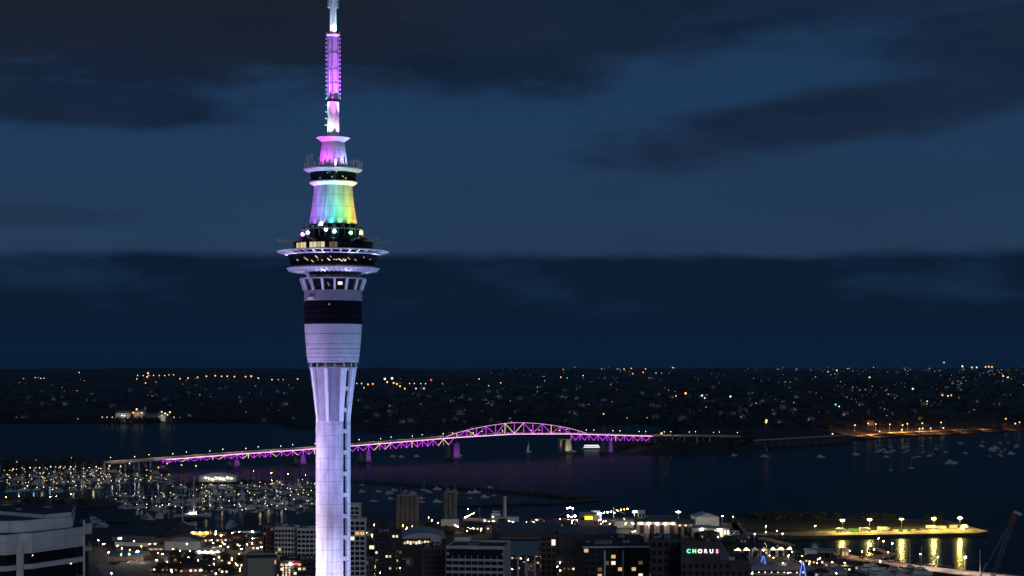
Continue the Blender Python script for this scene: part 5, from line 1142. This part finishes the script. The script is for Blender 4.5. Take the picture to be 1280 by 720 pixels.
# explicit landmark lamps then random ones
LM = [(px, 472 + (px % 7) * .3, 'far_warm', .6) for px in (172, 179, 186, 192, 199, 206, 211, 217)] + [(44, 475, 'far_warm', .5), (48, 475, 'far_pale', .5), (51, 475.5, 'far_white', .5), (55, 475.5, 'far_white', .5), (99, 469, 'far_white', .55), (185, 473.5, 'far_orange', 1.1), (184, 476.5, 'far_orange', .9), (182, 483, 'far_orange', .7), (171, 477, 'far_orange', .6), (195, 481, 'far_pale', .6),
      (225, 478, 'far_warm', .8), (235, 477.5, 'far_orange', .8), (247, 476.5, 'far_orange', .8), (258, 475.5, 'far_orange', .85), (269, 475, 'far_orange', .85), (277, 475, 'far_warm', .75), (284, 475, 'far_orange', .8), (293, 475.5, 'far_orange', .8), (307, 476, 'far_warm', .8), (314, 477, 'far_orange', 1.0), (323, 478, 'far_warm', .8), (340, 479, 'far_warm', .75), (348, 478.5, 'far_pale', .7), (354, 478, 'far_pale', .6), (372, 478, 'far_orange', .75),
      (481, 482, 'far_white', 1.3), (490, 482, 'far_white', 1.4), (484, 484, 'far_warm', 1), (492, 485, 'far_warm', 1), (496, 487, 'far_orange', 1.1), (500, 489, 'far_orange', 1), (506, 491.5, 'far_orange', .9), (460, 486, 'far_orange', .9), (466, 485.5, 'far_orange', .9), (452, 484, 'far_warm', .7), (446, 483, 'far_warm', .6), (455, 489, 'far_orange', .7), (512, 483, 'far_warm', .6), (518, 483, 'far_orange', .6), (526, 483, 'far_warm', .6), (539, 482, 'far_red', 1.1), (532, 483, 'far_warm', .6), (553, 482.5, 'far_pale', .5), (520, 491, 'far_white', .8), (530, 491, 'far_white', .8), (599, 477, 'far_white', .6), (626, 482, 'far_warm', .6), (611, 485, 'far_warm', .5),
      (704, 466, 'far_pale', .7), (701, 475.5, 'far_orange', .7), (709, 476, 'far_green', .6), (729, 473, 'far_warm', .6), (752, 464.5, 'far_pale', .6), (772, 464.5, 'far_pale', .6), (780, 465, 'far_warm', .6), (789, 464.5, 'far_orange', .65), (791, 470.5, 'far_orange', .6), (804, 469.5, 'far_orange', .7), (807, 464.5, 'far_orange', .6), (841, 463.5, 'far_orange', .65), (820, 469, 'far_warm', .5), (857, 500.5, 'far_orange', 1.3), (845, 499, 'far_orange', .7), (877.5, 500.5, 'far_white', 1.0), (881, 502.5, 'far_white', .8), (913, 503, 'far_white', 1.1), (754.5, 523, 'far_orange', .8), (784, 527.5, 'far_pale', .7), (809, 527, 'far_pale', .6), (958, 536.5, 'far_orange', 1.5), (957.5, 536, 'far_orange', 1.2),
      (1044.5, 513, 'far_green', 1.1), (1049, 513, 'far_white', .8), (1141, 493, 'far_warm', 1.1), (1180, 459.8, 'far_green', 1.1), (1203, 464, 'far_white', 1), (1215, 464.5, 'far_orange', .9), (1232, 464, 'far_orange', .9), (1236, 464.5, 'far_orange', 1), (1240, 464, 'far_orange', .9), (1221, 464.5, 'far_white', .9), (1254, 476, 'far_warm', 1), (1260, 477, 'far_warm', .9), (1178, 499.5, 'far_orange', .9), (1185, 500.5, 'far_warm', .9), (1189, 499, 'far_orange', .8), (1035, 470, 'far_pale', .9), (1046, 468.5, 'far_warm', .9), (1087, 477, 'far_warm', .9), (1159, 506.5, 'far_warm', .8)]
col_w = {'far_warm': 'warm yellow', 'far_orange': 'orange', 'far_white': 'white', 'far_pale': 'pale', 'far_red': 'red', 'far_green': 'green', 'far_dim': 'dim'}
big = 0
for px, py, k, s in LM:
    p = hit(px, py + 1)
    if p is None: continue
    farlamp(k, p, 'bright ' + col_w[k] + ' lamp on the far hills ' + regionof(px, py), 'bright far lamps ' + regionof(px, py), s); big += 1
# lamps of the orange shore road, refinery lamps
for i, (px, py) in enumerate(((1068.5, 535), (1094.5, 533), (1112, 532.5), (1134, 531.5), (1152.5, 530.5), (1176, 530), (1128, 536), (1085, 531), (1257, 525), (1274, 529))):
    p = hit(px, min(py + 7, 541)) or G(px, py + 9, 2)
    dup(LP['bay'], p, 0, ['first', 'second', 'third', 'fourth', 'fifth', 'sixth', 'small', 'eighth', 'ninth', 'last'][i] + ' orange lamp counted along the bay shore road from the viaduct', 'bay shore lamps', 1.8)
for i, (px, py, k) in enumerate(((1101, 546, 'far_white'), (1129, 544, 'far_white'), (1151, 542.5, 'far_white'), (1155, 542.3, 'far_white'), (1165, 542, 'far_white'), (1181, 541.5, 'far_white'), (1271, 536, 'far_white'), (1042, 549, 'far_white'), (1103, 539, 'far_white'), (1120, 538, 'far_white'))):
    farlamp(k, G(px, py, 2) + Vector((0, 12, 0)), 'white lamp on the bay shore beside the orange road', 'white bay shore lamps', .85)
for i, (px, py, k, s) in enumerate(((128.5, 524, 'far_warm', .6), (134.5, 524, 'far_warm', .6), (141, 524, 'far_warm', .6), (153, 524, 'far_white', .9), (156, 524, 'far_white', .9), (171.5, 517.5, 'far_warm', 1.1), (167, 521, 'far_orange', 1), (178, 520.5, 'far_warm', .9), (203, 519, 'far_warm', .8), (207, 522, 'far_white', 1), (213, 520.5, 'far_warm', 1), (210, 523, 'far_warm', .9), (203, 522.5, 'far_warm', .7), (98, 526, 'far_pale', .6), (218, 524, 'far_warm', .6))):
    p = G(px, 529.5); p.z = ZT(py, p.y) - 4; farlamp(k, p + Vector((0, -6, 0)), col_w[k] + ' lamp on the lit refinery by the far left shore', 'refinery lamps', s)
for px, py, pw, c in ((155, 526, 3e4, (1, .85, .6)), (172, 521, 3.5e4, (1, .6, .3)), (208, 523, 3.5e4, (1, .85, .5))):
    q = sw + Vector((XT(px - 165 + 640, sw.y), -40, 8)); light('SPOT', 'refinery_light', q, pw, c, q + Vector((0, 40, 2)), 1.5, 80, .6)
n = 0; big_rest = []
while n < 1500:
    u = rh.random()
    px = rh.uniform(930, 1280) if u < .55 else (rh.uniform(600, 940) if u < .82 else rh.uniform(0, 600)); py = (462 + 60 * rh.random() ** 1.7) if px > 600 else 474 + 52 * rh.random() ** 1.3
    n += 1
    if 380 < px < 450 or (735 < px < 840 and py > 524) or len(big_rest) > 470: continue
    if noise.noise(Vector((px / 26, py / 7, 2.2))) + .45 * noise.noise(Vector((px / 9, py / 3, 8))) < .08: continue
    p = hit(px, py)
    if p is None: continue
    k = rh.choices(('far_warm', 'far_orange', 'far_white', 'far_pale', 'far_dim', 'far_red', 'far_green'), (14, 5, 12, 34, 60, .4, .4))[0]; s = rh.uniform(.2, .4)
    big_rest.append((s, p, k, px, py))
big_rest.sort(key=lambda t: -t[0])
for s, p, k, px, py in big_rest[:60]: farlamp(k, p, 'small ' + col_w[k] + ' lamp scattered on the dark far hills ' + regionof(px, py), 'small far lamps ' + regionof(px, py), s)
sb_ = {}
lb = MB()
for s, p, k, px, py in big_rest[60:]: lb.ball(p + Vector((0, 0, 4)), s * p.y / F, k, 6, 4); lb.tube(p, p + Vector((0, 0, 4)), .3, .3, 'steel', 4)
tag(lb.build('distant_town_lights'), 'faint scattered lights of the far suburbs', None, None, 'stuff')
# orange-lit shore road
sr = MB(); P = [hit(px, py) for px, py in ((1050, 550), (1070, 547), (1100, 544), (1130, 543), (1160, 541), (1200, 539.5), (1240, 538))]; P = [p for p in P if p]
for a, c in zip(P, P[1:]):
    u = Vector((0, 9, 0)); sr.add([a - u + Vector((0, 0, .9)), c - u + Vector((0, 0, .9)), c + u + Vector((0, 0, 2.6)), a + u + Vector((0, 0, 2.6))], [(0, 1, 2, 3)], 'paving')
tag(sr.build('shore_road'), kind='structure')
for px, pw in ((1068, 5e4), (1090, 7e4), (1112, 9e4), (1134, 7e4), (1155, 6e4), (1176, 5e4), (1205, 3e4), (1235, 2e4), (1265, 2e4)):
    p = hit(px, 546 if px < 1110 else 543) or G(px, 545, 2); light('SPOT', 'shore_road_light', p + Vector((0, -4, 22)), pw * 4, (1, .35, .08), p + Vector((0, 20, 0)), 1, 120, .7)
# ================================================================== low roofs filling the blocks between the named buildings
rf_ = random.Random(77)
fill = [((196, 330), (705, 719), 'small dark roof among the lit bushes', 16, (3, 5)), ((440, 530), (668, 712), 'low dark roof on the streets right of the tower', 24, (4, 7)), ((575, 730), (658, 668), 'low dark roof between the chimney and the barge', 14, (4, 7)),
        ((632, 726), (695, 720), 'dark low roof before the convention hall', 10, (4, 9)), ((262, 330), (672, 690), 'low roof by the market and quay stores', 12, (3, 5)), ((850, 935), (674, 684), 'low dark roof behind the lettered office', 8, (4, 6)), ((1000, 1070), (705, 722), 'low dark roof at the foot of the long quay', 8, (3, 5))]
for (a, b_), (ya, yb), lab, n, (h0, h1) in fill:
    for i in range(n):
        px, py = rf_.uniform(a, b_), rf_.uniform(ya, yb); p = G(px, py, 3); W, D, H = rf_.uniform(8, 20), rf_.uniform(8, 16), rf_.uniform(h0, h1)
        m = rf_.choice(('dark_wall', 'brown_wall', 'grey_wall', 'brick', 'grey_wall')); o = thing('low_building', lab, 'building', p, rf_.uniform(-.3, .3), lab + 's')
        MB().box((0, D / 2, H / 2), (W, D, H), m).build('wall', o)
        rm = rf_.choice(('roof_dark', 'roof_grey', 'roof_dark', 'tile_red')); hh = rf_.choice((.3, 2.2))
        MB().add([(-W / 2 - .4, -.4, H), (W / 2 + .4, -.4, H), (W / 2 + .4, D + .4, H), (-W / 2 - .4, D + .4, H), (-W / 2 + W * .2, D / 2, H + hh), (W / 2 - W * .2, D / 2, H + hh)], [(0, 1, 5, 4), (1, 2, 5), (2, 3, 4, 5), (3, 0, 4), (3, 2, 1, 0)], rm).build('roof', o)
        for k in range(int(W / 3.2)): MB().box((-W / 2 + 1.8 + k * 3.2, -.06, H * .55), (1.5, .14, 1.3), rf_.choice(('glass_dark', 'glass_dark', 'win_warm', 'win_dim', 'win_white', 'shop_lit'))).build('window', o)
for i in range(16):
    px = r.uniform(1062, 1155); py = r.uniform(711, 723) ; 
    if py < 704 + (px - 1101) * .165 + 5: py = 704 + (px - 1101) * .165 + 7
    dup(MY if r.random() < .7 else SY, G(px, py), r.uniform(-.4, .4), 'motor yacht berthed in the dark water below the long quay', 'boats below the long quay', r.uniform(.8, 1.5))
for i in range(40):
    a, b_, ya, yb = rows[i % len(rows)]; t = r.uniform(.1, .9); p = G(a + (b_ - a) * t, ya + (yb - ya) * t)
    light('POINT', 'pontoon_fill', p + Vector((0, -4, 8)), 700, r.choice(((1, .72, .35), (1, .9, .7), (.8, .9, 1))), size=.6)  # point lights added to pool light over the boats, apart from the lamp posts
for i, (px, py) in enumerate(((140, 728), (215, 726), (270, 728), (300, 724), (440, 735), (475, 727), (510, 740), (545, 752), (585, 745), (640, 722), (668, 728), (700, 724), (735, 748), (775, 752), (808, 745), (860, 768), (905, 765), (940, 728), (985, 727), (1045, 728))):  # lamps added to spill light up the lowest facades
    lampat('warm' if i % 3 else 'white', px, py, ('warm' if i % 3 else 'white') + ' added lamp lighting the lowest facades along the bottom of the city', 'added lamps before the lowest facades', z=3, s=.75)
rl = random.Random(31)
for (a, b_), (ya, yb), n, ks in (((196, 332), (694, 719), 34, 'wwo'), ((262, 330), (672, 692), 12, 'wwo'), ((440, 530), (662, 716), 34, 'wwo'), ((560, 725), (656, 672), 34, 'wWo'), ((632, 726), (695, 718), 10, 'wW'), ((745, 800), (655, 672), 12, 'oW'), ((935, 1062), (697, 716), 18, 'wWo'), ((122, 200), (684, 700), 8, 'wo')):
    for i in range(n):
        px, py = rl.uniform(a, b_), rl.uniform(ya, yb); k = {'w': 'warm', 'W': 'white', 'o': 'orange'}[rl.choice(ks)]
        lampat(k, px, py, CN[k] + ' street lamp ' + zone(px, py), 'lamps ' + zone(px, py), z=3, s=rl.uniform(.4, .75))
for i, px in enumerate((1070, 1095, 1120, 1146, 1172, 1206, 1240)):
    q = G(px, 700 + (px - 1101) * .125 + (3 if px > 1101 else 0), 2.9); light('SPOT', 'quay_fill', q + Vector((0, 0, 14)), 26000 if px > 1140 else 15000, (1, .72, .5) if px > 1140 else (1, .5, .3), q, .6, 120, .8)  # headless spots added to strengthen the glow on the quay
# drop the prototypes
for o in list(LP.values()) + [SY, MY] + TR + CARS + HS + list(ML.values()): delete_tree(o)
for o in FL.values(): bpy.data.objects.remove(o)
# ================================================================== air
hz = MB().box((0, 9000, 199), (27000, 31000, 402), 'white_paint').build('haze'); tag(hz, 'thin blue evening haze over the harbour', None, None, 'stuff')
hm = bpy.data.materials.new('haze'); hm.use_nodes = True; t = hm.node_tree; t.nodes.clear(); ou = t.nodes.new('ShaderNodeOutputMaterial'); pv = t.nodes.new('ShaderNodeVolumePrincipled')
pv.inputs['Color'].default_value = (.22, .58, 1, 1); pv.inputs['Density'].default_value = 1.7e-5; pv.inputs['Anisotropy'].default_value = .2
t.links.new(pv.outputs[0], ou.inputs['Volume']); hz.data.materials.clear(); hz.data.materials.append(hm)
